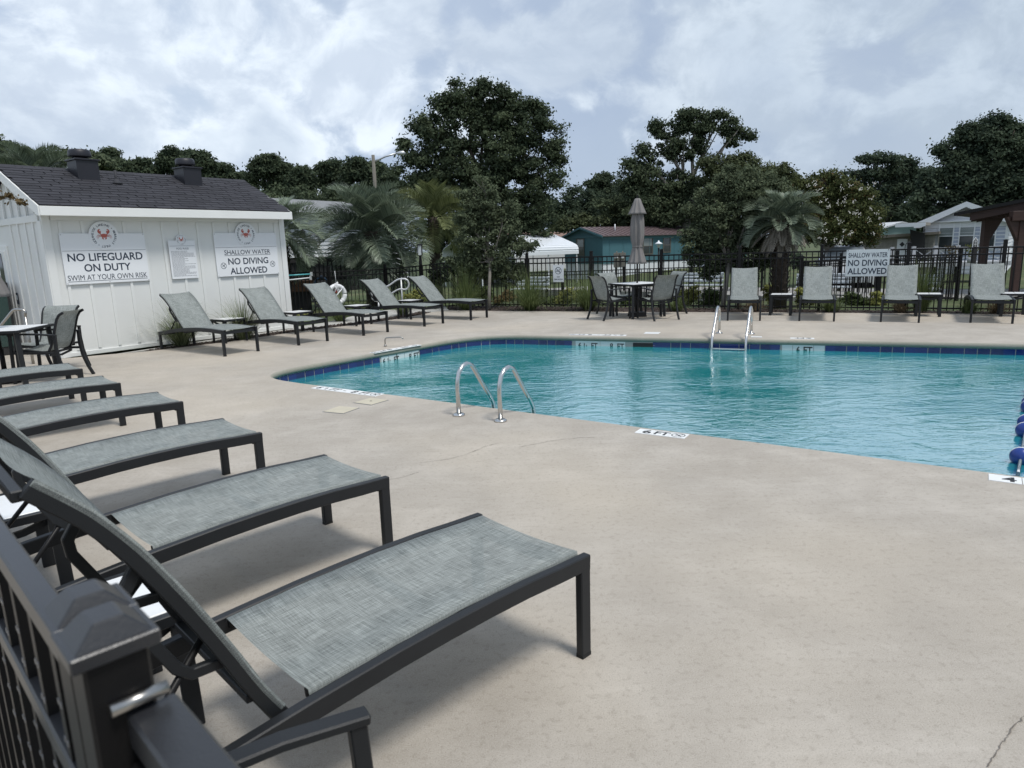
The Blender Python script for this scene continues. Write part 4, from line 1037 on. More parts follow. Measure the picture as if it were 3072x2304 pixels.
# ------------------------------------------------------------------ pool fittings
def ladder(p0, tdir, ndir, gap, k, label, steps):
    az = math.atan2(tdir[1], tdir[0]); t = thing('pool_ladder', (p0[0], p0[1], 0), az, label, 'pool ladder', 'stainless pool ladders')
    prof = [(0, 0), (0, .24), (.004, .33), (.03, .41), (.085, .462), (.155, .478), (.225, .45), (.29, .37), (.42, .195), (.50, .10), (.552, .02), (.572, -.07), (.576, -.75)]
    for i in (0, 1):
        MB().tube([(i * gap, d * k, z) for d, z in prof], .0215, 12).build('handrail', M['steel'], t)
        MB().lathe([(.058, .0), (.058, .014), (.045, .022), (.024, .024)], (i * gap, 0, 0), 20).build('base_flange', M['steel'], t)
    for z in steps: MB().box((gap / 2, .572 * k, z), (gap - .03, .06, .024)).build('step', M['steel'], t, .004)
    return t
ladder((-.515, 6.321), (.824, -.567), (.567, .824), .485, 1.0, 'near stainless pool ladder of two bent handrails', (-.33, -.58))
ladder((4.045, 11.39), (-.907, .42), (-.37, -.93), .52, 1.42, 'far stainless pool ladder with a step at the water line', (-.14, -.4, -.65))
t = thing('fill_spout', (-2.088, 11.286, 0), R(-11), 'small bent steel fill spout at the left pool edge', 'spout')
MB().tube([(0, 0, 0), (0, 0, .10), (.008, 0, .135), (.035, 0, .15), (.27, 0, .158), (.30, 0, .15), (.32, 0, .128)], .012, 10).build('pipe', M['steel_dull'], t); MB().lathe([(.022, 0), (.022, .03), (.014, .035)], (0, 0, 0), 12).build('collar', M['steel_dull'], t)
for pts, l, hole in ((((-1.672, 7.034), (-1.463, 6.895), (-1.337, 7.106), (-1.523, 7.203)), 'square cream skimmer lid with a finger hole in the near deck', 1), (((-1.883, 6.642), (-1.697, 6.551), (-1.574, 6.769), (-1.764, 6.866)), 'square cream deck lid further from the pool edge', 0)):
    c = sum((Vector(p) for p in pts), Vector((0, 0))) / 4; az = math.atan2(pts[1][1] - pts[0][1], pts[1][0] - pts[0][0])
    t = thing('skimmer_lid', (c.x, c.y, 0), az, l, 'lid', 'skimmer lids'); MB().box((0, 0, .0035), (.245, .245, .007)).build('plate', M['lid'], t, .002)
    MB().box((0, 0, .0012), (.262, .262, .0024)).build('rim', M['grey_ink'], t)
    if hole: MB().lathe([(.013, .0072), (.012, .0082), (0, .0082)], (0, 0, 0), 12).build('finger_hole', M['dark_shade'], t)
for p in ((2.49, 11.93), (4.0, 11.02)):
    t = thing('skimmer_lid', (p[0], p[1], 0), R(-22), 'round pale lid beside the far pool edge' if p[0] < 3 else 'small pale lid at the foot of the far ladder', 'lid', 'skimmer lids'); MB().box((0, 0, .004), (.26 if p[0] < 3 else .17, .22 if p[0] < 3 else .1, .008)).build('plate', M['marker_tile'], t, .002)

def deck_marker(p0, p1, depth, items, sym, label, flip=False, n_=None):
    """row of white tiles set in the deck; p0 -> p1 is the reading direction of its outer edge"""
    a, b = Vector(p0), Vector(p1); L = (b - a).length; az = math.atan2((b - a).y, (b - a).x)
    t = thing('depth_marker', (a.x, a.y, 0), az, label, 'depth marker', 'depth markers round the pool'); n_ = n_ or max(1, round(L / .152)); w_ = L / n_
    me = MB().box((0, 0, 0), (w_ - .004, depth - .004, .008)).mesh('tile', M['marker_tile'], .001)
    for k in range(n_): put('tile', me, t, ((k + .5) * w_, depth / 2, .001))
    mb = MB()
    for txt, x0, x1, z0, z1 in items: text_fit(mb, txt, x0 * L, x1 * L, z0 * depth, z1 * depth, 0, .03)
    if sym: no_diving(mb, sym * L, depth * .5, depth * .40, 0)
    q = MB(); q.add([(v[0], v[2], .0056 - v[1]) for v in mb.v], mb.f); q.build('lettering', M['black_ink'], t)
    return t
Z0, Z1 = .16, .84
LONG = [('6', .05, .115, Z0, Z1), ('1', .165, .18, .45, .85), ('2', .195, .225, .15, .5), ('FT', .27, .40, Z0, Z1), ('-', .46, .50, .3, .8), ('8', .60, .665, Z0, Z1), ('FT', .73, .86, Z0, Z1)]
deck_marker((-2.374, 7.885), (-1.50, 7.305), .145, LONG, .935, 'white 6 1/2 FT to 8 FT depth marker in the near deck', n_=7)
deck_marker((1.006, 5.51), (1.370, 5.283), .142, [('6', .13, .30, Z0, Z1), ('FT', .37, .66, Z0, Z1)], .83, 'white 6 FT depth marker at the near pool edge', n_=3)
deck_marker((3.017, 4.133), (3.60, 3.73), .142, [('4', .10, .21, Z0, Z1), ('1', .30, .33, .45, .9), ('2', .34, .39, .12, .5), ('FT', .48, .74, Z0, Z1)], .88, 'white 4 FT depth marker at the right edge by the float rope', n_=4)
deck_marker((-1.60, 11.42), (-2.235, 10.64), .145, LONG, .935, 'white depth marker in the deck beside the steel spout', n_=7)
deck_marker((2.03, 11.80), (1.08, 12.17), .145, LONG, .935, 'white depth marker along the far pool edge before the umbrella table', n_=7)
deck_marker((4.80, 10.70), (4.47, 10.83), .142, [('6', .12, .32, Z0, Z1), ('FT', .42, .80, Z0, Z1)], 0, 'white 6 FT depth marker behind the far ladder', n_=3)

# float line across the pool
r0, r1 = Vector((3.28, 4.24, -.05)), Vector((7.26, 9.25, -.05))
t = thing('float_line', r0, 0, 'blue and white float rope crossing the pool at the right', 'rope'); mb = MB(); mw = MB(); N_ = 330
dr = (r1 - r0); nrm_ = Vector((-dr.y, dr.x, 0)).normalized()
def rope_p(f): return dr * f + Vector((0, 0, -.075 * min(1, f * 14) * (1 if f < .97 else .5)))
segs = [rope_p(k / 60) for k in range(61)]; mw.tube(segs, .010, 8); mw.build('rope', M['rope_white'], t)
for k in range(150):
    f = k / 300 + .004; p = rope_p(f); d = (rope_p(f + .002) - p).normalized(); mb.tube([p - d * .004 + nrm_ * .0, p + d * .006], .0116, 8)
tag(mb.build('rope_stripe', M['rope_blue'], t), kind='stuff')
zr = Vector(dr.normalized()).to_track_quat('Z', 'Y').to_matrix().to_4x4()
half = MB().lathe([(.0, -.066), (.03, -.06), (.058, -.042), (.07, -.016), (.072, -.008)], (0, 0, 0), 24).mesh('float_half', M['float_blue']); mid = MB().lathe([(.0725, -.008), (.075, 0), (.0725, .008)], (0, 0, 0), 24).mesh('float_band', M['float_white'])
half2 = MB().lathe([(.072, .008), (.07, .016), (.058, .042), (.03, .06), (0, .066)], (0, 0, 0), 24).mesh('float_half', M['float_blue'])
fpos = [.135, .272, .322]; f = .43
while f < .95: fpos += [f, f + .034]; f += .125
for f in fpos:
    p = rope_p(f) + Vector((0, 0, .012)); o = put('float', mid, t); o.matrix_basis = Matrix.Translation(p) @ zr
    put('float_half', half, o); put('float_half', half2, o)
# ------------------------------------------------------------------ homes and things beyond the fence
def frame_at(u0, u1, y0, y1):
    """plan frame from two sight lines: origin, azimuth, length"""
    a, b = at(u0, 740, y0), at(u1, 740, y1); a.z = b.z = 0; d = b - a; return a, math.atan2(d.y, d.x), d.length
def zat(u, v, y): return at(u, v, y).z
def siding(parent, mtl, x0, x1, z0, z1, y=0.0, exp=.115, axis='x', name='siding_board', lip=.026):
    k = 0; z = z0
    me = None
    while z < z1 - .02:
        h = min(exp, z1 - z)
        b = MB().prism([(-lip, 0), (.004, 0), (.004, h), (-.006, h)], 0, x1 - x0, 'x')
        if h == exp:
            if me is None: me = b.mesh(name, mtl)
            o = put(name, me, parent)
        else: o = b.build(name, mtl, parent)
        if axis == 'x': o.location = (x0, y, z)
        else: o.location = (y, x0, z); o.rotation_euler = (0, 0, PI / 2)
        z += exp
def window(parent, x, z, w_, h, y, frame='house_trim', glass='window_glass', sash=True, fw=.055):
    f = MB()
    for sx in (-1, 1): f.box((x + sx * (w_ / 2 - fw / 2), y - .02, z), (fw, .06, h))
    for sz in (-1, 1): f.box((x, y - .02, z + sz * (h / 2 - fw / 2)), (w_ - 2 * fw, .058, fw))
    o = f.build('window', M[frame], parent)
    MB().box((x, y - .004, z + h * .25 - fw * .3), (w_ - 2 * fw, .008, h * .5 - fw)).build('pane', M['window_pale'] if glass == 'mixed' else M[glass], o); MB().box((x, y - .010, z - h * .25 + fw * .3), (w_ - 2 * fw, .008, h * .5 - fw)).build('pane', M['window_glass'], o)
    if sash: MB().box((x, y - .022, z), (w_ - 2 * fw, .03, fw * .7)).build('sash', M[frame], o)
    return o

# teal mobile home: long side faces the pool, gable at the left
O, AZ, LN = frame_at(1808, 2240, 46, 54.0)
gz = terrain_z(O.x, O.y); zE = zat(1812, 706, 46); zR = zat(1752, 683, 48); zB = zat(1795, 792, 46)
W_ = 4.1; t = thing('mobile_home', (O.x, O.y, 0), AZ, 'teal mobile home with maroon metal roof and white skirting', 'house')
bw = MB().box((LN / 2, W_ / 2, (zE + zB) / 2), (LN, W_, zE - zB)); bw.prism([(0, zE), (W_, zE), (W_ / 2, zR - .04)], .0, LN, 'x'); bw.build('wall', M['teal_wall'], t)
MB().box((LN / 2, W_ / 2, (zB + gz) / 2 - .1), (LN - .1, W_ - .1, zB - gz + .2)).build('skirting', M['carport_white'], t)
MB().box((LN / 2, -.03, zE - .13), (LN + .1, .06, .26)).build('trim', M['teal_trim'], t); MB().box((-.03, W_ / 2, zE - .06), (.06, W_ + .1, .10)).build('trim', M['teal_trim'], t)
for s in (0, 1):
    Y = lambda y: (W_ - y) if s else y
    r_ = MB().prism([(Y(-.25), zE - .02), (Y(W_ / 2), zR + .03), (Y(W_ / 2), zR - .03), (Y(-.25), zE - .08)], -.25, LN + .25, 'x').build('roof', M['maroon_roof'], t)
    if not s:
        sl = Vector((0, W_ / 2 + .25, zR - zE + .05)); me = MB().bar((0, 0, 0), sl, .03, .035, (0, -sl.z, sl.y)).mesh('roof_rib', M['maroon_roof'])
        for k in range(int(LN / .42)): put('roof_rib', me, r_, (k * .42 - .2, -.25, zE - .005))
    for xx in (-.27,): MB().prism([(Y(-.27), zE - .03), (Y(W_ / 2), zR + .02), (Y(W_ / 2), zR - .10), (Y(-.27), zE - .15)], xx - .02, xx + .02, 'x').build('rake_board', M['teal_trim'], t)
for k in range(int(LN / 1.22)): MB().box((k * 1.22 + .6, -.008, (zE + zB) / 2), (.02, .016, zE - zB - .3)).build('panel_joint', M['teal_trim'], t)
def on_wall(u): 
    d = px_dir(u, 740); d = Vector((d.x, d.y)); a = Vector((O.x, O.y)); e = Vector((math.cos(AZ), math.sin(AZ)))
    den = d.x * e.y - d.y * e.x; s = (a.x * d.y - a.y * d.x) / -den if den else 0
    k = (a.x * e.y - a.y * e.x) / den; p = d * k; return (p - a).dot(e), p.length
xw, dw = on_wall(1943); window(t, xw, zat(1943, 738, 48.4), .95, 1.15, 0, 'window_frame_brown', 'mixed'); xw, dw = on_wall(2000); window(t, xw, zat(1999, 735, 49.5), .75, 1.05, 0, 'window_frame_brown')
xw, dw = on_wall(1893); MB().box((xw, -.03, zat(1893, 710, 47.5)), (.5, .05, .16)).build('vent', M['grey_ink'], t); xw, dw = on_wall(1872); MB().tube([(xw, .9, zE + .2), (xw, .9, zE + .75)], .04, 8).build('vent_pipe', M['house_trim'], t)
# gable end window, on the face at x = 0
gw = window(t, 0, 0, .85, 1.15, 0, 'window_frame_brown', 'mixed'); gw.matrix_basis = Matrix.Translation((-.02, W_ * .56, zat(1766, 741, 46.9))) @ Matrix.Rotation(-PI / 2, 4, 'Z')
ld = MB()
for a, b in (((.0, .0), (.22, .10)), ((.05, .08), (.28, .2)), ((.1, -.06), (.3, .0))): ld.tube([(-.04, W_ * .86 - a[0], zat(1735, 740, 47) + a[1]), (-.04, W_ * .86 - b[0], zat(1735, 740, 47) + b[1])], .02, 6)
ld.build('wall_ornament', M['window_frame_brown'], t)

# brown roofed home behind it
O2 = at(1530, 740, 66); O3 = at(1735, 740, 72); d = O3 - O2; t = thing('mobile_home', (O2.x, O2.y, 0), math.atan2(d.y, d.x), 'low home with brown shingle roof behind the white carport', 'house')
LN2 = d.to_2d().length + 3; zt_, zl = zat(1600, 694, 68), zat(1600, 714, 67)
MB().prism([(-.2, zl), (2.6, zt_), (2.6, zt_ - .12), (-.2, zl - .14)], -1, LN2, 'x').build('roof', M['brown_roof'], t); MB().prism([(5.4, zl), (2.6, zt_), (2.6, zt_ - .12), (5.4, zl - .14)], -1, LN2, 'x').build('roof', M['brown_roof'], t)
MB().box((LN2 / 2 - .5, 2.6, zl / 2 - .5), (LN2 - .2, 5.0, zl + .8)).build('wall', M['siding'], t)
for k in (2.2, 5.0, 8.0): MB().box((k, 1.75, zt_ - .02), (.45, .25, .12)).build('roof_vent', M['dark_shade'], t)

# white metal carport
O4, AZ4, LN4 = frame_at(1440, 1735, 40.6, 44.0)
gz4 = terrain_z(O4.x, O4.y); za, zb = zat(1735, 761, 44), zat(1632, 706, 46.6)
t = thing('carport', (O4.x, O4.y, 0), AZ4, 'white ribbed metal carport with rounded eaves on thin posts', 'carport')
prof = [(0, za), (0, za + .28), (.05, za + .42), (.16, za + .52), (.34, za + .60), (2.7, zb), (5.06, za + .6), (5.24, za + .52), (5.35, za + .42), (5.4, za + .28), (5.4, za)]
rb = MB(); rows = []
for i in range(len(prof) - 1):
    (y0_, z0_), (y1_, z1_) = prof[i], prof[i + 1]; nseg = max(1, round(math.hypot(y1_ - y0_, z1_ - z0_) / .22))
    for k in range(nseg):
        f0, f1 = k / nseg, (k + 1) / nseg; a = (y0_ + (y1_ - y0_) * f0, z0_ + (z1_ - z0_) * f0); b = (y0_ + (y1_ - y0_) * f1, z0_ + (z1_ - z0_) * f1); dd = Vector((b[0] - a[0], b[1] - a[1])).normalized(); nn_ = Vector((-dd.y, dd.x)) * (.035)
        rb.prism([a, (a[0] + nn_.x, a[1] + nn_.y), (a[0] * .25 + b[0] * .75 + nn_.x, a[1] * .25 + b[1] * .75 + nn_.y), (a[0] * .15 + b[0] * .85, a[1] * .15 + b[1] * .85), b, (b[0] - nn_.x * .3, b[1] - nn_.y * .3), (a[0] - nn_.x * .3, a[1] - nn_.y * .3)], 0, LN4, 'x')
rb.build('roof_sheet', M['carport_white'], t)
for x in (.1, LN4 * .36, LN4 * .68, LN4 - .1):
    for y_ in (.05, 5.35): MB().box((x, y_, (za + gz4) / 2), (.06, .06, za - gz4)).build('post', M['house_trim'], t)
t = thing('storage_shed', (O4.x, O4.y, 0), AZ4, 'dark maroon shed wall and white panels under the carport', 'shed')
MB().box((LN4 * .35, 5.9, .3), (2.4, .2, 2.4)).build('wall', M['maroon_wall'], t); MB().box((LN4 * .68, 6.0, .3), (1.9, .2, 2.2)).build('wall', M['siding'], t); MB().box((LN4 * .62, 4.4, -.15), (1.5, .12, .9)).build('panel', M['siding'], t)

# white sided house at the left behind the palms
O5, AZ5, LN5 = frame_at(868, 1210, 25.5, 31.0)
z5t, z5b = zat(892, 628, 25.7), zat(892, 773, 25.7)
t = thing('house', (O5.x, O5.y, 0), AZ5, 'white sided house with grey shingle roof behind the big palm', 'house')
MB().box((LN5 / 2, 2.5, (z5t + z5b) / 2), (LN5, 5, z5t - z5b)).build('wall', M['siding'], t); siding(t, M['siding'], 0, LN5, z5b, z5t, 0, .15, lip=.04)
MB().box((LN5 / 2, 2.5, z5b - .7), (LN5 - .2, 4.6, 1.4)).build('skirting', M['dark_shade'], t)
MB().box((-.02, -.03, (z5t + z5b) / 2), (.12, .08, z5t - z5b)).build('corner_board', M['house_trim'], t)
MB().prism([(-.5, z5t + .02), (2.5, z5t + .62), (2.5, z5t + .50), (-.5, z5t - .10)], -.6, LN5 + .5, 'x').build('roof', M['grey_roof'], t); MB().prism([(5.5, z5t + .02), (2.5, z5t + .62), (2.5, z5t + .50), (5.5, z5t - .10)], -.6, LN5 + .5, 'x').build('roof', M['grey_roof'], t)
MB().box((LN5 / 2 - .1, -.52, z5t - .05), (LN5 + 1.1, .03, .15)).build('fascia', M['house_trim'], t); MB().box((LN5 / 2 - .05, -.25, z5t - .07), (LN5 + 1, .5, .03)).build('soffit', M['house_trim'], t)
for k in range(5): MB().box((LN5 * .62 + .0, -1.0 - .0, z5b - .75 + .19 * k - .2), (1.9, 1.3 - .26 * k, .06)).build('step', M['house_trim'], t)
p = at(968 - 60, 700, 25.3); t = thing('wall_lantern', (p.x, p.y, p.z), AZ5, 'black lantern hanging on the white sided wall', 'lantern'); MB().lathe([(.05, -.16), (.10, -.15), (.09, .04), (.12, .06), (.02, .14), (.015, .2), (.0, .2)], (0, 0, 0), 8, False).build('body', M['black_metal'], t); ring(mb := MB(), 0, .22, .03, .045, 0, 12); mb.build('hook', M['black_metal'], t)
p = at(942, 726, 25.4); t = thing('wagon_wheel', (p.x, p.y, p.z), AZ5, 'old wooden wagon wheel leaning on the white sided house', 'wheel')
MB().tube([(.27 * math.cos(k * PI / 16), 0, .27 * math.sin(k * PI / 16)) for k in range(33)], .018, 6).build('rim', M['weathered_wood'], t); mb = MB()
for k in range(10): mb.bar((0, 0, 0), (.26 * math.cos(k * PI / 5), 0, .26 * math.sin(k * PI / 5)), .016, .016, (0, 1, 0))
mb.build('spokes', M['weathered_wood'], t); MB().lathe([(.04, -.04), (.045, 0), (.04, .04)], (0, 0, 0), 10).build('hub', M['weathered_wood'], t).rotation_euler = (PI / 2, 0, 0)

# white house with the number 18 at the right
O6, AZ6, LN6 = frame_at(2766, 3020, 33.0, 31.0)
z6e, z6p, z6b = zat(2766, 668, 33), zat(2888, 607, 32), zat(2900, 812, 32) - .25
t = thing('house', (O6.x, O6.y, 0), AZ6, 'white sided gabled house numbered 18 with three tall windows', 'house')
DP = 9; w = MB().box((LN6 / 2, DP / 2, (z6e + z6b) / 2), (LN6, DP, z6e - z6b)); w.prism([(0, z6e), (LN6, z6e), (LN6 / 2, z6p - .08)], .0, DP, 'y'); w.build('wall', M['siding'], t)
siding(t, M['siding'], .06, LN6 - .06, z6b, z6e - .3, 0, .165, lip=.045); siding(t, M['siding'], 0, DP, z6b, z6e, LN6, .165, 'y', lip=.045)
for k in range(6):
    z = z6e + .02 + k * .1; hw = (LN6 / 2) * (z6p - .1 - z) / (z6p - z6e) - .12
    if hw > .1: MB().prism([(-.022, 0), (.004, 0), (.004, .1), (-.008, .1)], LN6 / 2 - hw, LN6 / 2 + hw, 'x').build('siding_board', M['siding'], t).location = (0, 0, z)
for x in (.05, LN6 - .05): MB().box((x, -.02, (z6e + z6b) / 2), (.11, .05, z6e - z6b)).build('corner_board', M['house_trim'], t)
MB().box((LN6 / 2, -.03, z6e - .16), (LN6, .05, .26)).build('frieze_board', M['siding'], t); MB().box((LN6 / 2, -.10, z6e + .0), (LN6 + .1, .2, .05)).build('ledge', M['house_trim'], t)
for s in (0, 1):
    X_ = lambda x: (LN6 - x) if s else x
    MB().prism([(X_(-.35), z6e - .03), (X_(LN6 / 2), z6p + .03), (X_(LN6 / 2), z6p - .05), (X_(-.35), z6e - .11)], -.35, DP + .3, 'y').build('roof', M['dark_roof'], t)
    MB().prism([(X_(-.36), z6e - .04), (X_(LN6 / 2), z6p + .02), (X_(LN6 / 2), z6p - .22), (X_(-.1), z6e - .24), (X_(-.36), z6e - .24)], -.37, -.33, 'y').build('rake_board', M['house_trim'], t)
MB().box((LN6 / 2, -.03, z6p - .42), (.55, .03, .22)).build('gable_vent', M['deck_paint'], t)
MB().box((LN6 * .62, -.02, (z6e + z6b) / 2 + .15), (LN6 * .76, .03, 1.75)).build('window_panel', M['siding_blue'], t)
for u in (2834, 2889, 2946): 
    pass
zc = (zat(2834, 672, 32.4) + zat(2834, 745, 32.4)) / 2; hh = zat(2834, 668, 32.4) - zat(2834, 752, 32.4)
for f in (.285, .53, .775): window(t, LN6 * f, zc, .62, hh, -.035, 'house_trim', 'mixed', fw=.05)
mb = MB(); text_fit(mb, '1', .02, .045, zat(2767, 686, 33), zat(2767, 679, 33) + .02, -.075, .02); text_fit(mb, '8', .0, .09, zat(2767, 695, 33) - .02, zat(2767, 687, 33), -.075, .02); mb.build('house_number', M['black_ink'], t)
# deck railing with crossed braces before it
a, b = at(2676, 755, 27.5), at(3010, 745, 26.5); d = (b - a); AZ7 = math.atan2(d.y, d.x); zt7, zb7 = zat(2850, 744, 27), zat(2850, 787, 27)
t = thing('deck_railing', (a.x, a.y, 0), AZ7, 'grey porch railing with X shaped braces before the white house', 'railing'); L7 = d.to_2d().length; nb = 5
MB().box((L7 / 2, 0, zt7), (L7, .14, .05)).build('top_rail', M['deck_paint'], t); MB().box((L7 / 2, 0, zb7 - .05), (L7, 1.6, .16)).build('deck_floor', M['deck_paint'], t)
for k in range(nb + 1):
    x = L7 * k / nb; MB().box((x, 0, (zt7 + zb7) / 2 + .05), (.13, .13, zt7 - zb7 + .1)).build('post', M['deck_paint'], t); MB().box((x, 0, zb7 / 2 - .2), (.1, .1, zb7 + .3)).build('post', M['dark_shade'], t)
    if k < nb:
        for q in (0, 1): MB().bar((x + .06, .01 if q else -.01, zb7 + .03 if q else zt7 - .03), (x + L7 / nb - .06, .01 if q else -.01, zt7 - .03 if q else zb7 + .03), .02, .07, (0, 1, 0)).build('brace', M['deck_paint'], t)
p = at(2925, 735, 24.0); t = thing('yard_sign', (p.x, p.y, 0), 0, 'narrow pointed black and white yard sign before the porch', 'sign'); zt8, zb8 = zat(2925, 711, 24), zat(2925, 745, 24)
MB().prism([(-.09, zb8), (.09, zb8), (.09, zt8 - .12), (0, zt8), (-.09, zt8 - .12)], -.01, .01, 'y').build('board', M['house_trim'], t); MB().prism([(-.065, zb8 + .02), (.065, zb8 + .02), (.065, zt8 - .14), (0, zt8 - .04), (-.065, zt8 - .14)], -.014, -.0105, 'y').build('face', M['black_ink'], t)
MB().box((0, 0, zb8 / 2 - .15), (.13, .10, zb8 + .3)).build('post', M['dark_shade'], t)
mb = MB()
for k, w_ in enumerate((.05, .08, .07, .08, .06)): mb.box((0, -.0155, zb8 + .08 + k * .05), (w_, .002, .022))
mb.build('print', M['house_trim'], t)
for u, l in ((2852, 'reddish potted plant on the porch railing'), (2912, 'small yellow flowering pot on the porch')):
    p = at(u, 760, 25.2); t = thing('potted_plant', (p.x, p.y, zb7 + .03), 0, l, 'plant'); MB().lathe([(.08, 0), (.12, .2), (.10, .2), (0, .19)], (0, 0, 0), 12).build('pot', M['deck_paint'], t); mb = MB()
    for k in range(90):
        a_ = random.uniform(0, 2 * PI); r_ = random.uniform(.05, .28); z_ = random.uniform(.15, .62); c = Vector((r_ * math.cos(a_) * (z_ + .3), r_ * math.sin(a_), z_)); mb.add([c, c + Vector((.02, 0, .09)), c + Vector((.05, .01, .03))], [(0, 1, 2)])
    mb.build('foliage', M['leaf_rust' if u < 2900 else 'leaf_yellow'], t)

# sheds between the white house and the trees
a = at(2650, 740, 33); t = thing('shed', (a.x, a.y, 0), AZ6 + .05, 'weathered grey cabin with a white door and black diamond window', 'shed'); zt9, zb9 = zat(2700, 706, 33), -.9; L9 = at(2772, 740, 33).x - a.x
MB().box((L9 / 2 - .6, 1.5, (zt9 + zb9) / 2), (L9 + 1.4, 3, zt9 - zb9)).build('wall', M['weathered_wood'], t); MB().prism([(-1.5, zt9 - .02), (L9 + .3, zt9 + .12), (L9 + .3, zt9 + .0), (-1.5, zt9 - .16)], -.35, 3.2, 'y').build('roof', M['brown_wall'], t)
for k in range(10): MB().box((-1.2 + k * .38, -.012, (zt9 + zb9) / 2), (.04, .024, zt9 - zb9)).build('batten', M['weathered_wood'], t)
xd = at(2699, 740, 33).x - a.x; zd1, zd0 = zat(2699, 717, 33), zat(2699, 790, 33); d_ = MB().box((xd, -.03, (zd1 + zd0) / 2), (.42 * 1.0, .06, zd1 - zd0)).build('door', M['house_trim'], t)
zm = zat(2698, 733, 33); MB().add([(xd - .11, -.066, zm), (xd, -.066, zm - .12), (xd + .11, -.066, zm), (xd, -.066, zm + .12)], [(0, 1, 2, 3)]).build('diamond_window', M['black_ink'], d_)
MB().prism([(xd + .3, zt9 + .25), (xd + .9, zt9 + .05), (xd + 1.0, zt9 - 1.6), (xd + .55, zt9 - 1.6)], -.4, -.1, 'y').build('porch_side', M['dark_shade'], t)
a = at(2650, 740, 40); t = thing('shed', (a.x, a.y, 0), .02, 'mint green metal shed with a shallow white gable roof behind the cabin', 'shed'); L9 = at(2745, 740, 40).x - a.x; ze, zp = zat(2660, 682, 40), zat(2697, 667, 40)
MB().box((L9 / 2, 2, ze / 2 - .4), (L9, 4, ze + .8)).prism([(0, ze), (L9, ze), (L9 / 2, zp - .05)], 0, 4, 'y').build('wall', M['mint'], t)
for s in (0, 1):
    X_ = lambda x: (L9 - x) if s else x
    MB().prism([(X_(-.2), ze), (X_(L9 / 2), zp + .04), (X_(L9 / 2), zp - .04), (X_(-.2), ze - .08)], -.2, 4.2, 'y').build('roof', M['carport_white'], t)
a = at(2705, 674, 31); t = thing('porch_roof', (a.x, a.y, a.z), AZ6, 'flat weathered porch roof running to the white house', 'roof'); MB().box((.35, .8, 0), (1.15, 1.8, .13)).build('slab', M['weathered_wood'], t); MB().box((.35, -.12, -.03), (1.17, .03, .16)).build('fascia', M['house_trim'], t)
a = at(2722, 742, 26.2); t = thing('hoop_ornament', (a.x, a.y, a.z), .2, 'black wire hoop standing on the porch', 'hoop'); MB().tube([(.10 * math.cos(k * PI / 14), 0, .16 * math.sin(k * PI / 14)) for k in range(29)], .012, 6).build('hoop', M['black_metal'], t); MB().tube([(0, 0, -.16), (0, 0, -.55)], .012, 6).build('stake', M['black_metal'], t)

# the brown pavilion at the right edge
p1, p2 = Vector((13.0, 17.75, 0)), gp(2955, 858)
t = thing('pavilion', (p1.x, p1.y, 0), 0, 'dark brown timber pavilion with black shingle roof at the right edge', 'pavilion')
inv = lambda q: Vector(q) - Vector((p1.x, p1.y, 0))
zt1 = 1.92
A_, B_ = Vector((0.08, 0, 0)), inv((at(2950, 760, 19.4).x, 19.4, 0))
for P_ in (A_, B_, Vector((5.5, -1.0, 0)), Vector((5.5, 4, 0))): MB().box((P_.x, P_.y, zt1 / 2), (.17, .17, zt1)).build('post', M['wood_brown'], t, .006)
ex = Vector((1, -.16, 0)).normalized()
for P_ in (A_, B_):
    for s in (-1, 1):
        if P_ is A_ or s > 0: MB().prism([(P_.x + s * .08, zt1 - .62), (P_.x + s * .08, zt1 - .0), (P_.x + s * .42, zt1 - .0)], P_.y - .06, P_.y + .06, 'y').build('knee_brace', M['wood_brown'], t)
MB().bar((B_.x - .35, B_.y, zt1 + .13), (6, B_.y - 1.2, zt1 + .13), .18, .26).build('beam', M['wood_brown'], t, .006)
MB().bar((A_.x - .3, A_.y - .02, zt1 + .02), (6, A_.y - 1.0, zt1 + .02), .18, .24).build('beam', M['wood_brown'], t, .006)
K0 = at(2862, 640, 18.6); ra, da = R(-28), R(50); rd = Vector((math.cos(ra), math.sin(ra), 0)); dd_ = Vector((math.cos(da), math.sin(da), 0))
q_ = px_dir(3072, 597); den = q_.x * rd.y - q_.y * rd.x; kk = ((K0.x - CAM_P.x) * rd.y - (K0.y - CAM_P.y) * rd.x) / den; K1 = CAM_P + q_ * kk
rd3 = (K1 - K0) / (K1 - K0).to_2d().length; k0 = inv(K0); LR, LD_ = 4.2, 5.0
def slab(o, a, b, la, lb, th, dz): 
    P_ = [o + Vector((0, 0, dz)), o + a * la + Vector((0, 0, dz)), o + a * la + b * lb + Vector((0, 0, dz)), o + b * lb + Vector((0, 0, dz))]
    return MB().add(P_ + [p - Vector((0, 0, th)) for p in P_], BOXF)
slab(k0, rd3, dd_, LR, LD_, .035, 0).build('roof', M['dark_roof'], t); slab(k0 + rd3 * .02 + dd_ * .02, rd3, dd_, LR, LD_, .03, -.037).build('roof_boards', M['wood_brown'], t)
slab(k0 - dd_ * .02, rd3, dd_, LR, .018, .085, .012).build('drip_edge', M['black_metal'], t)
for k in range(4):
    slab(k0 + rd3 * (.35 if k == 0 else .25) + dd_ * (.12 + k * 1.2), rd3, dd_, LR, .07, .20, -.07).build('rafter', M['wood_brown'], t)

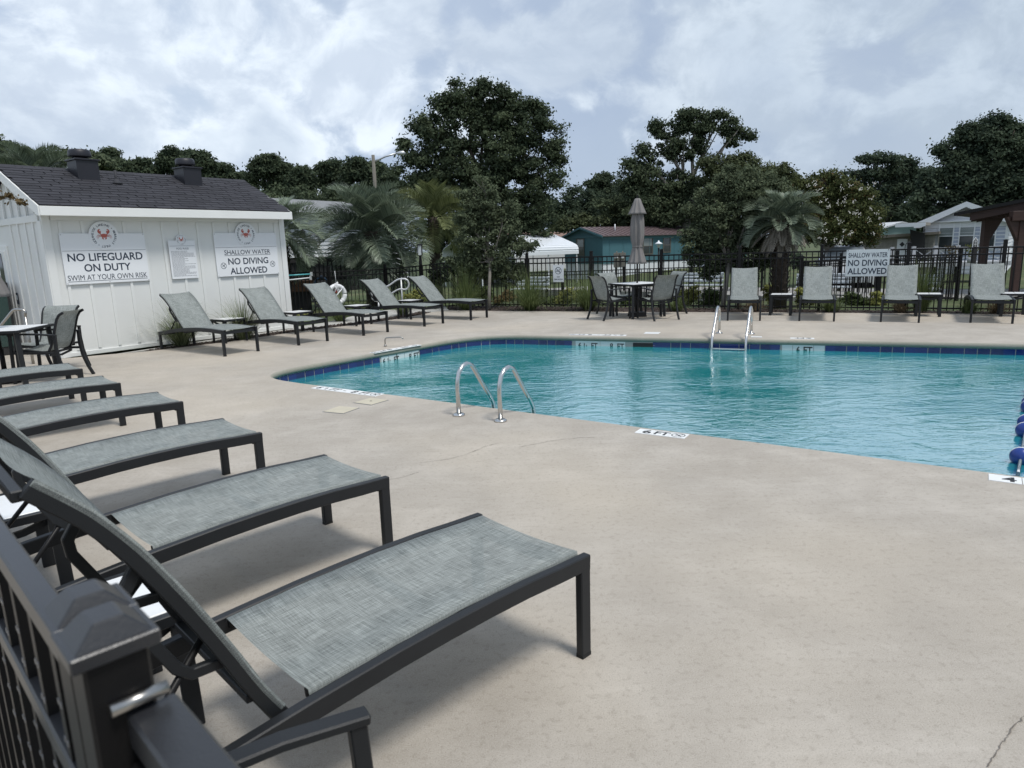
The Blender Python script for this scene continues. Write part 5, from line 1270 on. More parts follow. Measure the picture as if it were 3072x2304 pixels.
# silver car
c = at(2535, 780, 27.0); gzc = terrain_z(c.x, c.y)
t = thing('parked_car', (c.x, c.y, zat(2535, 736, 27) - 1.66), R(-112), 'silver car parked facing the pool, half hidden by the far sign', 'car')
def car_sec(x, zb, zs, zr, wb, wr): return [(x, -wb, zb), (x, -wb, zs), (x, -wr, zr), (x, wr, zr), (x, wb, zs), (x, wb, zb)]
secs = [car_sec(2.25, .35, .62, .66, .72, .66), car_sec(2.12, .25, .84, .90, .84, .76), car_sec(1.3, .22, .98, 1.04, .90, .80), car_sec(.95, .22, 1.0, 1.08, .91, .80), car_sec(.15, .22, 1.02, 1.58, .91, .62), car_sec(-.5, .22, 1.03, 1.66, .91, .64), car_sec(-1.5, .22, 1.05, 1.62, .91, .64), car_sec(-2.15, .25, 1.0, 1.15, .88, .74), car_sec(-2.3, .4, .8, .85, .78, .7)]
vs = [p for s in secs for p in s]; fs = [(i * 6 + j, i * 6 + j + 1, i * 6 + 7 + j, i * 6 + 6 + j) for i in range(len(secs) - 1) for j in range(5)] + [tuple(range(6)), tuple((len(secs) - 1) * 6 + j for j in reversed(range(6)))]
MB().add(vs, fs, True).build('body', M['car_paint'], t, .03)
MB().add([(.98, -.74, 1.085), (.98, .74, 1.085), (.20, .58, 1.585), (.20, -.58, 1.585)], [(0, 1, 2, 3)]).build('windscreen', M['car_glass'], t)
for s in (-1, 1): MB().add([(.82, s * .915, 1.06), (.12, s * .70, 1.52), (-1.45, s * .70, 1.55), (-1.95, s * .88, 1.1)], [(0, 1, 2, 3)]).build('side_window', M['car_glass'], t); MB().box((2.1, s * .66, .76), (.2, .30, .13), 0).build('headlight', M['car_lamp'], t, .02); MB().box((.75, s * 1.02, 1.08), (.12, .18, .12)).build('mirror', M['car_paint'], t, .02); MB().tube([(.0, s * .6, 1.62), (-1.4, s * .6, 1.68)], .018, 6).build('roof_rail', M['car_black'], t)
MB().box((2.24, 0, .62), (.06, .9, .16)).build('grille', M['car_black'], t, .01); MB().box((2.26, 0, .66), (.05, .95, .03)).build('grille_bar', M['chrome'], t)
for x in (1.4, -1.4):
    for s in (-1, 1):
        wl = MB().lathe([(.20, -.1), (.33, -.1), (.34, -.06), (.34, .06), (.33, .1), (.20, .1)], (0, 0, 0), 20).build('wheel', M['rubber'], t); wl.location = (x, s * .84, .34); wl.rotation_euler = (PI / 2, 0, 0); MB().lathe([(.0, .09), (.2, .08), (.21, .1)], (0, 0, 0), 14).build('rim', M['chrome'], wl)

# benches, lamps, boxes on the lawn
def bench(u, v, y, w_, az, label):
    p = at(u, v, y); gz_ = terrain_z(p.x, p.y); t = thing('park_bench', (p.x, p.y, gz_), az, label, 'bench', 'pale benches on the lawn'); zs = p.z - gz_
    for k in range(3): MB().bar((-w_ / 2, -.02 + k * .07, zs + .10 * k - .08), (w_ / 2, -.02 + k * .07, zs + .10 * k - .08), .02, .088, (0, -.55, .83)).build('back_slat', M['bench_sky_sheen'], t)
    MB().box((0, -.28, zs - .20), (w_, .42, .035)).build('seat', M['bench_sky_sheen'], t)
    for s in (-1, 1):
        X_ = s * (w_ / 2 - .05); MB().tube([(X_, .02, zs + .05), (X_, -.2, zs + .04), (X_, -.40, zs - .0), (X_, -.47, zs - .1), (X_, -.45, zs - .22)], .018, 8).build('armrest', M['black_metal'], t)
        for yy in (-.45, -.05): MB().bar((X_, yy, zs - .2), (X_, yy * 1.05, 0), .04, .05, (1, 0, 0)).build('leg', M['black_metal'], t)
bench(1598, 846, 22.5, 1.15, R(-26), 'pale bench seen through the fence under the NO SMOKING sign'); bench(2108, 834, 21.5, 1.25, R(-20), 'pale bench seen through the fence right of the umbrella table')
bench(2470, 838, 20.0, 1.45, R(-24), 'pale bench behind the sun loungers left of the far sign'); bench(2795, 842, 19.0, .55, R(-30), 'pale bench end seen through the fence right of the far sign')
p = at(1976, 735, 31.0); gz_ = terrain_z(p.x, p.y); t = thing('lamp_post', (p.x, p.y, gz_), 0, 'black garden lamp post with white lantern before the teal home', 'lamp'); zh = zat(1976, 735, 31) - gz_
MB().tube([(0, 0, 0), (0, 0, zh - .12)], .035, 10).build('pole', M['black_metal'], t); MB().lathe([(.04, zh - .12), (.10, zh + .02), (.0, zh + .02)], (0, 0, 0), 10, False).build('lamp_glass', M['lamp_glass'], t); MB().lathe([(.20, zh + .04), (.12, zh + .10), (.05, zh + .13), (.02, zh + .2), (0, zh + .2)], (0, 0, 0), 14).build('lamp_cap', M['house_trim'], t)
p = at(1859, 775, 30.0); gz_ = terrain_z(p.x, p.y); t = thing('meter_box', (p.x, p.y, gz_), R(-20), 'tan twin electric meter box standing before the teal home', 'meter box'); zh = zat(1859, 757, 30) - gz_
for s in (-1, 1):
    MB().box((s * .13, 0, zh - .33), (.24, .16, .62)).build('cabinet', M['meter_box'], t, .01); MB().lathe([(.075, 0), (.08, .03), (.05, .07), (0, .08)], (0, 0, 0), 14).build('meter', M['lamp_glass'], t).matrix_basis = Matrix.Translation((s * .13, -.08, zh - .22)) @ Matrix.Rotation(PI / 2, 4, 'X')
    MB().box((s * .16, .03, (zh - .6) / 2), (.09, .09, zh - .6)).build('leg', M['pole_wood'], t); MB().lathe([(.03, zh - .02), (.03, zh + .04), (0, zh + .05)], (s * .13, 0, 0), 8).build('knob', M['meter_box'], t)
# street light on a wooden pole, left of the oak
p = at(1119, 465, 40); t = thing('street_light', (p.x, p.y, terrain_z(p.x, p.y)), 0, 'street light arm on a grey wooden pole above the palm', 'street light'); z0_ = p.z - terrain_z(p.x, p.y)
MB().tube([(0, 0, 0), (0, 0, z0_)], [.14, .09], 10).build('pole', M['pole_wood'], t); h0 = at(1122, 486, 40) - p; h1 = at(1190, 460, 40) - p; h2 = at(1216, 459, 40) - p; zz_ = Vector((0, 0, z0_))
MB().tube([h0 + zz_, h0.lerp(h1, .5) + zz_ + Vector((0, 0, .06)), h1 + zz_], .05, 8).build('arm', M['lamp_metal'], t); MB().tube([h1 + zz_ - Vector((.05, 0, 0)), h1.lerp(h2, .4) + zz_, h2 + zz_ - Vector((.1, 0, 0)), h2 + zz_], [.05, .12, .13, .05], 10).build('lamp_head', M['lamp_metal'], t)
# lantern on the fence post by the palm
q = at(1262, 790, 19.5); t = thing('post_lantern', (q.x, q.y, q.z), 0, 'black lantern with pale glass on the fence post beside the palm', 'lantern'); zt_ = zat(1262, 733, 19.5) - q.z
MB().box((0, 0, .10), (.07, .07, .24)).build('post', M['black_metal'], t); MB().box((0, 0, zt_ / 2 + .10), (.10, .10, zt_ - .26)).build('glass', M['lamp_glass'], t); MB().lathe([(.10, zt_ - .03), (.08, zt_), (.0, zt_ + .02)], (0, 0, 0), 4, False).build('lamp_cap', M['black_metal'], t); mb = MB()
for s in (-1, 1):
    for r_ in (-1, 1): mb.box((s * .055, r_ * .055, zt_ / 2 + .1), (.014, .014, zt_ - .24))
mb.build('cage', M['black_metal'], t)

# gear on the fence by the shed corner
q = at(1010, 884, 18.2); t = thing('life_ring', (q.x, q.y, q.z), R(40), 'white life ring with rope hanging on the fence behind the loungers', 'life ring')
MB().tube([(.23 * math.cos(k * PI / 16), 0, .23 * math.sin(k * PI / 16)) for k in range(33)], .062, 12).build('ring', M['buoy'], t)
for k in range(4):
    a0 = PI / 4 + k * PI / 2; MB().tube([(.23 * math.cos(a0 + j * .05), 0, .23 * math.sin(a0 + j * .05)) for j in range(-2, 3)], .065, 12).build('band', M['buoy'], t)
mb = MB()
for k in range(7): mb.tube([(random.uniform(-.05, .05), -.05, .32 + random.uniform(-.06, .06)), (random.uniform(-.1, .1), -.08, .22), (random.uniform(-.14, .14), -.07, random.uniform(0, .15)), (random.uniform(-.06, .06), -.06, random.uniform(.2, .36))], .008, 6)
mb.tube([(0, -.02, .3), (0.0, 0, .62)], .007, 6); mb.build('rope', M['rope_white'], t); MB().tube([(-.16, -.08, -.12), (.12, -.08, .14)], .014, 6).build('stick', M['buoy'], t); MB().box((-.04, -.05, .10), (.06, .05, .11)).build('throw_bag', M['buoy_red'], t, .01)
q = Vector((-3.6, 16.45, 0)); 
def hr(u, v, y=16.45): return at(u, v, y)
t = thing('handrail', (-2.75, 16.45, 0), 0, 'white looped ramp handrail behind the fourth shed lounger', 'handrail'); I = Vector((-2.75, 16.45, 0)); S5 = lambda x, z: (840 + x * .2411, 560 + z * .2411)
loop = [S5(*p) for p in ((1130, 1330), (1345, 1235), (1440, 1170), (1490, 1150), (1545, 1148), (1585, 1165), (1605, 1212), (1590, 1260), (1555, 1280), (1490, 1275), (1410, 1315), (1290, 1400))]
cr = []
pts_ = [hr(*p) - I for p in loop]
for i in range(len(pts_) - 1):
    for k in range(4): 
        p0_, p1_, p2_, p3_ = pts_[max(0, i - 1)], pts_[i], pts_[i + 1], pts_[min(len(pts_) - 1, i + 2)]; f = k / 4
        cr.append(.5 * ((2 * p1_) + (p2_ - p0_) * f + (2 * p0_ - 5 * p1_ + 4 * p2_ - p3_) * f * f + (3 * p1_ - p0_ - 3 * p2_ + p3_) * f ** 3))
MB().tube(cr, .021, 10).build('rail', M['rail_white'], t); e = hr(*S5(1505, 1150)) - I; MB().tube([e, (e.x, e.y, 0)], .019, 10).build('post', M['rail_white'], t)
lo = [hr(*S5(*p), 16.9) - I for p in ((1160, 1300), (1140, 1345), (1150, 1395), (1185, 1420), (1225, 1425))]; MB().tube(lo, .021, 10).build('rail', M['rail_white'], t); MB().tube([lo[-1], (lo[-1].x, lo[-1].y, 0)], .019, 10).build('post', M['rail_white'], t)
for (u0, v0, u1, v1), mt_, l in (((840, 828, 934, 822), 'teal_pole', 'teal pool cleaning pole on the fence by the shed corner'), ((840, 843, 932, 833), 'float_white', 'white pool pole below the teal one')):
    a, b = at(u0, v0, 17.3), at(u1, v1, 17.6); t = thing('pool_pole', a, 0, l, 'pole', 'pool poles'); MB().tube([(0, 0, 0), b - a], .016, 8).build('shaft', M[mt_], t); MB().box(b - a, (.05, .05, .10)).build('hook', M['rail_white'], t)
a = at(898, 858, 20.2); t = thing('crate', (a.x, a.y, 0), R(20), 'brown wooden planter box behind the fence beside the shed', 'crate'); zc = a.z
for k in range(2): MB().box((0, 0, zc + .08 - k * .16), (.75, .4, .15)).build('board', M['crate_wood'], t)
MB().box((0, .05, zc / 2 - .1), (.6, .3, zc - .1)).build('stand', M['dark_shade'], t)
a = at(965, 856, 19.9); t = thing('hose_coil', (a.x, a.y, a.z), R(10), 'coiled blue vacuum hose hanging behind the fence', 'hose'); mb = MB()
for k in range(5): mb.tube([(.20 * math.cos(j * PI / 14) * (1 - .05 * k), k * .03, .22 * math.sin(j * PI / 14) * (1 + .04 * k)) for j in range(29)], .02, 8)
mb.build('coil', M['blue_hose'], t); MB().box((0, .08, .22), (.08, .05, .05)).build('hook', M['black_metal'], t)
a = at(900, 800, 20.6); t = thing('deck_fence', (a.x - 1.6, a.y, 0), R(12), 'dark wooden deck railing of thick slats below the white sided house', 'railing'); zt_, zb_ = zat(900, 783, 20.6), zat(900, 840, 20.6)
MB().box((1.9, 0, zt_), (3.8, .12, .10)).build('top_rail', M['dark_shade'], t); MB().box((1.9, 0, zb_), (3.8, .08, .08)).build('bottom_rail', M['dark_shade'], t)
me = MB().box((0, 0, (zt_ + zb_) / 2), (.045, .03, zt_ - zb_)).mesh('slat', M['dark_shade'])
for k in range(30): put('slat', me, t, (.06 + k * .127, 0, 0))
# ------------------------------------------------------------------ vegetation
def leafcloud(name, blobs, n, size, clump, mtl, parent=None, kind=None, nclump=None, flat=0.0, lng=1.0, origin=(0, 0, 0), dens=1.0, per=60):
    """blobs: (centre, (rx, ry, rz)); leaf-sized faces gathered in small clumps spread through the volume"""
    C_ = np.array([tuple(b[0]) for b in blobs]) - np.array(origin); Rr = np.array([b[1] for b in blobs])
    wgt = (Rr.prod(1)) ** (2 / 3.); wgt /= wgt.sum()
    n = int(n * dens); nclump = nclump or max(8, n // per)
    bi = RNG.choice(len(blobs), nclump, p=wgt); v = RNG.normal(size=(nclump, 3)); v /= np.linalg.norm(v, axis=1)[:, None]
    rad = RNG.random(nclump) ** .40
    cc = C_[bi] + v * Rr[bi] * rad[:, None]; ctint = np.clip(RNG.normal(.45, .22, nclump), 0, 1)
    ck = clump * RNG.uniform(.6, 1.35, nclump)
    li = RNG.integers(0, nclump, n); off = RNG.normal(size=(n, 3)) * np.array([1, 1, .62]) * .5
    p = cc[li] + off * ck[li][:, None]
    nr = off / (np.linalg.norm(off, axis=1)[:, None] + 1e-6) * .75 + np.array([0, 0, .45]) + RNG.normal(size=(n, 3)) * .55; nr /= np.linalg.norm(nr, axis=1)[:, None]
    a = RNG.normal(size=(n, 3)) + np.array([0, 0, -.3]); a -= nr * (a * nr).sum(1)[:, None]; a /= np.linalg.norm(a, axis=1)[:, None]; q = np.cross(nr, a)
    s = size * RNG.uniform(.55, 1.3, n)
    A = a * (s * .62 * lng)[:, None]; B = q * (s * .36)[:, None]
    vs = np.stack([p - A, p + B - A * .1, p + A, p - B - A * .1], 1).reshape(-1, 3)
    me = bpy.data.meshes.new(name); me.vertices.add(4 * n); me.vertices.foreach_set('co', vs.ravel().astype('f'))
    me.loops.add(4 * n); me.loops.foreach_set('vertex_index', np.arange(4 * n, dtype='i')); me.polygons.add(n)
    me.polygons.foreach_set('loop_start', np.arange(0, 4 * n, 4, dtype='i')); me.polygons.foreach_set('loop_total', np.full(n, 4, dtype='i'))
    at_ = me.attributes.new('tint', 'FLOAT', 'FACE'); at_.data.foreach_set('value', np.clip(ctint[li] + RNG.normal(0, .16, n), 0, 1).astype('f'))
    me.materials.append(M[mtl]); me.update(); me.validate()
    o = put(name, me, parent)
    if parent is None: o.location = origin
    if kind: o['kind'] = kind
    return o
def px_blobs(lst, D, depth=.75, sat=0):
    out = []
    if sat:                                                        # boughs that break the outline
        more = []
        for b in lst:
            for k in range(sat):
                a = random.uniform(0, 2 * PI); f = random.uniform(.72, 1.02); g = random.uniform(.22, .36)
                more.append((b[0] + b[2] * f * math.cos(a), b[1] + b[3] * f * math.sin(a), b[2] * g, b[3] * g * .8, (b[4] if len(b) > 4 else 0)))
        lst = [(b[0], b[1], b[2] * .86, b[3] * .86) + tuple(b[4:]) for b in lst] + more
    for b in lst:
        u, v, ru, rv = b[:4]; dd = b[4] if len(b) > 4 else 0; y = D + dd
        c = at(u, v, y); k = y / F_PX; out.append((c, (ru * k, max(ru, rv) * k * depth, rv * k)))
    return out
def limb(mb, a, b, r0, r1, wob=.12, n=5, seg=7):
    a, b = Vector(a), Vector(b); L = (b - a).length; pts = []
    for i in range(n + 1):
        f = i / n; w = math.sin(PI * f) * L * wob; pts.append(a.lerp(b, f) + Vector((random.uniform(-w, w) * .6, random.uniform(-w, w) * .6, w * random.uniform(.1, .7))))
    mb.tube(pts, [r0 + (r1 - r0) * (i / n) for i in range(n + 1)], seg)
    return pts
def tree(name, label, base_u, base_D, lst, D, n, size, clump, mtl, tr, bark='bark', group='trees around the pool yard', fork=.45, cat='tree', flat=0, lng=1.0, depth=.75, gz=None, limbs=9, dens=1.0, per=60, sat=3):
    bl = px_blobs(lst, D, depth, sat); g = at(base_u, 800, base_D); z = terrain_z(g.x, g.y) if gz is None else gz
    t = thing(name, (g.x, g.y, z), 0, label, cat, group); O = Vector((g.x, g.y, z)); mb = MB()
    cen = sum((b[0] for b in bl), Vector()) / len(bl) - O; top = cen * fork; top.x += random.uniform(-.1, .1)
    mb.tube([Vector((0, 0, -.1)), Vector((top.x * .3, top.y * .2, top.z * .4)), top], [tr * 1.25, tr, tr * .8], 10)
    for b in sorted(bl, key=lambda b: -b[1][0])[:limbs]:
        c = b[0] - O; e = c + Vector((random.uniform(-.3, .3) * b[1][0], 0, random.uniform(-.2, .4) * b[1][2])); pts = limb(mb, top, e, tr * .5, tr * .12, .10)
        for k in range(3):
            j = random.choice((2, 3, 4)); limb(mb, pts[j], c + Vector([random.uniform(-.85, .85) * b[1][i] for i in range(3)]), tr * .2, tr * .05, .1, 4, 5)
    mb.build('trunk', M[bark], t); leafcloud('crown', bl, n, size, clump, mtl, t, None, None, flat, lng, tuple(O), dens, per); return t
tree('oak_tree', 'tallest dark oak with a massive crown left of centre', 1455, 46, [(1440, 430, 165, 150), (1330, 470, 95, 115), (1560, 400, 110, 105), (1395, 315, 85, 70), (1490, 305, 85, 62), (1612, 520, 72, 125), (1300, 590, 85, 95), (1450, 620, 170, 120), (1600, 650, 80, 90), (1432, 262, 40, 34), (1580, 335, 62, 50),
     (1640, 385, 42, 38), (1664, 460, 30, 48), (1270, 455, 42, 50), (1262, 380, 30, 24), (1335, 320, 45, 45), (1215, 445, 26, 26), (1200, 500, 22, 20), (1245, 540, 30, 30), (1540, 285, 30, 22), (1500, 560, 120, 120), (1380, 700, 120, 60)], 46, 110000, .17, .55, 'leaf_oak', .42, limbs=18, per=150)
tree('oak_tree', 'tall oak with one long bare limb reaching right', 2062, 52, [(2008, 412, 46, 42), (2085, 378, 52, 38), (2150, 374, 50, 30), (2203, 392, 40, 34), (2238, 412, 16, 20), (2040, 452, 50, 34), (1926, 468, 44, 40), (1900, 528, 42, 56), (1950, 560, 92, 66), (2040, 570, 72, 62), (1900, 622, 125, 58), (2120, 580, 60, 55), (2020, 640, 115, 56), (2100, 430, 30, 24), (2120, 356, 30, 16), (1985, 380, 30, 22)],
     52, 62000, .18, .50, 'leaf_oak', .40, 'bark_grey', limbs=15, per=130)
tree('oak_tree', 'mid green oak rising behind the bushy tree near the fence', 2190, 50, [(2150, 500, 62, 44), (2205, 525, 60, 48), (2245, 500, 46, 40), (2290, 530, 60, 40), (2340, 520, 50, 28), (2362, 548, 40, 34), (2270, 590, 90, 60)], 50, 22000, .17, .45, 'leaf_olive', .2, per=80)
tree('bushy_tree', 'bushy grey green tree standing at the far fence behind the umbrella', 2170, 16.6, [(2215, 600, 112, 92), (2150, 668, 100, 84), (2275, 635, 86, 86), (2225, 540, 78, 40), (2095, 742, 62, 52), (2285, 715, 70, 80), (2180, 755, 105, 60), (2110, 620, 50, 40), (2060, 700, 24, 18), (2295, 560, 62, 40), (2335, 590, 50, 46), (2240, 800, 66, 40), (2140, 800, 60, 40)],
     17.4, 60000, .058, .15, 'leaf_oak_near', .055, 'bark_grey', fork=.55, limbs=13)
tree('bushy_tree', 'slender leafy young tree before the white carport, behind the fence', 1462, 17.8, [(1452, 610, 56, 64), (1440, 556, 30, 34), (1500, 678, 66, 58), (1425, 705, 72, 72), (1540, 748, 50, 36), (1470, 775, 82, 62), (1592, 735, 24, 16), (1405, 640, 40, 40), (1520, 620, 30, 34), (1400, 800, 62, 50), (1520, 820, 55, 36), (1385, 585, 18, 14), (1562, 712, 22, 16)],
     18.4, 34000, .060, .13, 'leaf_oak_near', .045, 'bark_grey', fork=.6, limbs=12)
t5 = tree('crape_myrtle', 'rounded crape myrtle with rust tinged leaves and pale flowers', 2480, 27, [(2478, 560, 84, 36), (2430, 615, 74, 66), (2540, 632, 84, 78), (2480, 680, 118, 62), (2602, 695, 52, 46), (2400, 570, 34, 36), (2520, 560, 54, 30), (2620, 650, 24, 40), (2480, 528, 46, 14), (2395, 690, 60, 50)], 27, 50000, .085, .26, 'leaf_myrtle', .10, 'bark_grey', limbs=10)
mb = MB(); O = Vector(t5.location)
for k in range(46):
    u, v = random.uniform(2400, 2640), random.uniform(540, 735); c = at(u, v, 25.4 + random.uniform(-.5, .6)) - O
    for j in range(7): d = Vector((random.gauss(0, .04), random.gauss(0, .04), random.gauss(0, .05))); mb.add([c + d, c + d + Vector((.035, 0, .02)), c + d + Vector((.01, 0, .045))], [(0, 1, 2)])
mb.build('blossom', M['flower_white'], t5)
tree('oak_tree', 'flat topped oak in airy layers between the myrtle and the big dark tree', 2650, 48, [(2640, 478, 62, 16), (2598, 518, 72, 20), (2682, 515, 66, 24), (2560, 560, 48, 16), (2700, 575, 60, 40), (2620, 590, 72, 44), (2722, 478, 40, 18), (2540, 600, 40, 22), (2660, 640, 90, 50), (2580, 640, 60, 40), (2750, 540, 40, 60)], 48, 34000, .17, .42, 'leaf_dark', .28, fork=.5, limbs=11, per=90)
tree('oak_tree', 'big dark dense tree at the right behind the white house', 2940, 37, [(2945, 425, 72, 66), (3020, 435, 70, 70), (2870, 495, 70, 70), (2960, 530, 125, 105), (3062, 525, 75, 115), (2832, 580, 80, 76), (2795, 540, 36, 42), (2950, 640, 150, 60), (2985, 365, 38, 26), (3055, 400, 40, 34), (2905, 400, 34, 30), (2835, 460, 30, 28), (3110, 480, 60, 90)], 37, 80000, .15, .42, 'leaf_dark', .36, limbs=12, per=110)
PN = [(326, 447, 36, 10), (350, 478, 46, 0), (420, 478, 58, 6), (514, 448, 50, 3), (560, 452, 44, 14), (600, 458, 42, -4), (662, 495, 58, 2), (736, 520, 38, 9), (806, 468, 62, 0), (845, 490, 50, 8), (902, 504, 40, -3), (990, 484, 54, 2), (1072, 478, 46, -2), (1128, 490, 44, 8), (1170, 522, 44, 3)]
PL = ['pine crown just left of the left chimney cowl', 'pine between the two chimneys, nearer the left one', 'broad pine between the two chimneys', 'tall pine left of the right chimney', 'pine crown directly above the right chimney', 'pine to the right of the right chimney', 'low spreading pine at the end of the shed ridge', 'thin pine past the end of the shed roof', 'tallest broad pine between shed and palm', 'pine leaning against the tallest broad pine', 'slim pine in the middle of the row', 'round headed pine with gaps, left of the street light', 'pine just left of the street light', 'pine directly behind the street light arm', 'last pine of the row touching the big oak']
for (u, v, r, dd), l in zip(PN, PL):
    bl = [(u, v + 14, r * .62, 15), (u - r * .5, v + 34, r * .5, 15), (u + r * .5, v + 36, r * .52, 15), (u + r * .1, v + 48, r * .7, 15), (u - r * .62, v + 64, r * .34, 11), (u + r * .66, v + 72, r * .34, 11), (u - r * .1, v + 88, r * .26, 8)]
    tree('pine_tree', l, u, 66 + dd, bl, 66 + dd, 10000, .22, .50, 'leaf_pine', .19, 'bark', 'pines behind the shed', .8, lng=1.5, limbs=7, sat=1)
tree('pine_tree', 'thin lone pine left of the umbrella', 1808, 64, [(1808, 535, 34, 16), (1785, 555, 26, 14), (1832, 560, 30, 15), (1800, 580, 30, 14), (1835, 598, 24, 12), (1790, 612, 26, 14), (1815, 640, 34, 18)], 64, 8000, .20, .45, 'leaf_pine', .15, 'bark', 'pines behind the shed', .8, lng=1.5, limbs=7, sat=1)
tree('leafy_tree', 'leafy tree top at the far left behind the shed roof', 20, 30, [(10, 452, 26, 26), (40, 480, 40, 22), (-30, 460, 60, 40)], 30, 3500, .16, .35, 'leaf_oak', .12)
tree('leafy_tree', 'leafy shrub tree behind the shed roof left of the left chimney', 210, 30, [(165, 478, 40, 20), (222, 475, 46, 22), (270, 488, 40, 26), (130, 490, 30, 20), (305, 492, 40, 26)], 30, 6000, .15, .3, 'leaf_oak_near', .12)
# woods that read as one mass
bl = []
for u in range(690, 1300, 36): bl.append((u, 606 + random.uniform(-14, 16), random.uniform(34, 58), random.uniform(24, 40), random.uniform(-4, 4)))
leafcloud('woods', px_blobs(bl, 58), 34000, .22, .6, 'leaf_oak', kind='stuff')['label'] = 'low dark woods under the pines behind the palms'
bl = []
for u in range(1640, 2140, 32): bl.append((u, 630 + random.uniform(-34, 24), random.uniform(32, 56), random.uniform(34, 56), random.uniform(-4, 4)))
leafcloud('woods', px_blobs(bl, 62), 34000, .23, .6, 'leaf_dark', kind='stuff')['label'] = 'dark woods behind the teal home'
bl = []
for u in range(1700, 2100, 44): bl.append((u, 668 + random.uniform(-12, 10), random.uniform(30, 44), random.uniform(16, 28), random.uniform(-1, 1)))
leafcloud('woods', px_blobs(bl, 57), 9000, .26, .5, 'leaf_olive', kind='stuff')['label'] = 'lighter scrub along the foot of the dark woods'
bl = []
for u in range(2380, 3140, 40): bl.append((u, 640 + random.uniform(-20, 24), random.uniform(34, 56), random.uniform(30, 50), random.uniform(-4, 4)))
leafcloud('woods', px_blobs(bl, 56), 22000, .32, .6, 'leaf_dark', kind='stuff')['label'] = 'dark woods behind the cabin and white house'
bl = [(u, 690 + random.uniform(-14, 10), 60, 40, random.uniform(-5, 5)) for u in range(-400, 3600, 60)]
leafcloud('woods', px_blobs(bl, 84), 26000, .45, .8, 'leaf_dark', kind='stuff')['label'] = 'distant tree line closing the horizon'

# palms
def frond_mesh(L, arch, lift, nl=36, seed=0, mtl='palm_leaf', droop=.35, width=.36):
    rr = random.Random(seed); P_ = [Vector((0, 0, 0))]; hd = lift; st = L / 12
    T_ = []
    for i in range(12): T_.append(hd); P_.append(P_[-1] + Vector((math.cos(hd), 0, math.sin(hd))) * st); hd -= arch / 12 * (.5 + i / 12)
    mb = MB(); mb.tube(P_, [.020 * (1 - i / 13) + .004 for i in range(13)], 5)
    vs = []; fs = []
    for k in range(nl):
        f = .16 + .84 * (k + rr.uniform(-.3, .3)) / nl; f = min(.999, f); x = f * 12; i = int(x); p = P_[i].lerp(P_[i + 1], x - i); h = T_[min(i, 11)]
        tv = Vector((math.cos(h), 0, math.sin(h))); up = Vector((-math.sin(h), 0, math.cos(h)))
        ll = L * width * (math.sin(PI * min(1, .18 + f * .80)) ** .7) * rr.uniform(.85, 1.1)
        for s in (-1, 1):
            d = (tv * .62 + Vector((0, s, 0)) * .68 + up * (.45 + rr.uniform(-.1, .1))).normalized(); w = .0078 * L / 1.6 + .0042
            a = p; b = p + d * ll * .55; d2 = (d + Vector((0, 0, -droop - rr.uniform(0, .2)))).normalized(); c = b + d2 * ll * .45
            n_ = d.cross(up).normalized() * w
            m_ = len(vs); vs += [a - n_ * .5, a + n_ * .5, b + n_, b - n_, c]; fs += [(m_, m_ + 1, m_ + 2, m_ + 3), (m_ + 3, m_ + 2, m_ + 4)]
    mb.add(vs, fs); me = mb.mesh('frond', M[mtl]); at_ = me.attributes.new('tint', 'FLOAT', 'FACE')
    at_.data.foreach_set('value', np.clip(RNG.normal(.45, .2, len(me.polygons)), 0, 1).astype('f')); return me
def palm(label, u, v, D, L, n, mtl, base_z=None, dead=0, lo=-50, hi=82, trunk_r=.17, arch=1.35, width=.42):
    c = at(u, v, D); gz_ = terrain_z(c.x, c.y) if base_z is None else base_z; t = thing('palm_tree', (c.x, c.y, gz_), 0, label, 'palm', 'palms by the fence'); H = c.z - gz_
    mb = MB(); mb.tube([(0, 0, -.2), (.02, 0, H * .5), (0, 0, H + .1)], [trunk_r * 1.25, trunk_r, trunk_r * 1.05], 12); mb.build('trunk', M['palm_bark'], t)
    bt = MB()
    for k in range(90):
        a = k * 2.4; z = H * (.15 + .85 * k / 90); r = trunk_r * 1.0; q = Vector((math.cos(a), math.sin(a), 0)); bt.bar(q * r + Vector((0, 0, z)), q * (r + .07) + Vector((0, 0, z + .13)), .075, .03, (0, 0, 1), .04, .02)
    tag(bt.build('leaf_bases', M['palm_bark'], t), kind='stuff')
    ms = [frond_mesh(L * random.uniform(.9, 1.08), arch * k, 0, 62, i, mtl, width=width) for i, k in enumerate((.75, 1.0, 1.25, 1.1))]
    for k in range(n):
        f = (k + .5) / n; el = R(lo + (hi - lo) * f ** .8 + random.uniform(-7, 7)); a = k * 2.39996 + random.uniform(-.2, .2)
        o = put('frond', random.choice(ms), t, (.06 * math.cos(a), .06 * math.sin(a), H + .12 * f)); o.rotation_euler = (random.uniform(-.25, .25), -el, a); s = random.uniform(.85, 1.1) * (.75 + .25 * min(1, 1.6 * (1 - f) + .35)); o.scale = (s, s, s)
    if dead:
        dm = [frond_mesh(L * .8, .5, 0, 30, 40 + i, 'dead_frond', .9, .22) for i in range(2)]
        for k in range(dead):
            a = k * 2 * PI / dead + random.uniform(-.2, .2); o = put('dead_frond', random.choice(dm), t, (.1 * math.cos(a), .1 * math.sin(a), H - .05)); o.rotation_euler = (random.uniform(-.3, .3), R(random.uniform(28, 66)), a)
    return t
palm('large silvery palm with a broad crown just right of the shed', 1112, 705, 21.5, 2.05, 66, 'palm_leaf', lo=-58, hi=84, trunk_r=.24)
palm('yellow green palm behind the right side of the silvery palm', 1300, 660, 25, 1.75, 30, 'palm_leaf_yellow', lo=-35)
palm('palm half hidden behind the right end of the shed', 838, 700, 19.0, 1.3, 34, 'palm_leaf', lo=-55, trunk_r=.16)
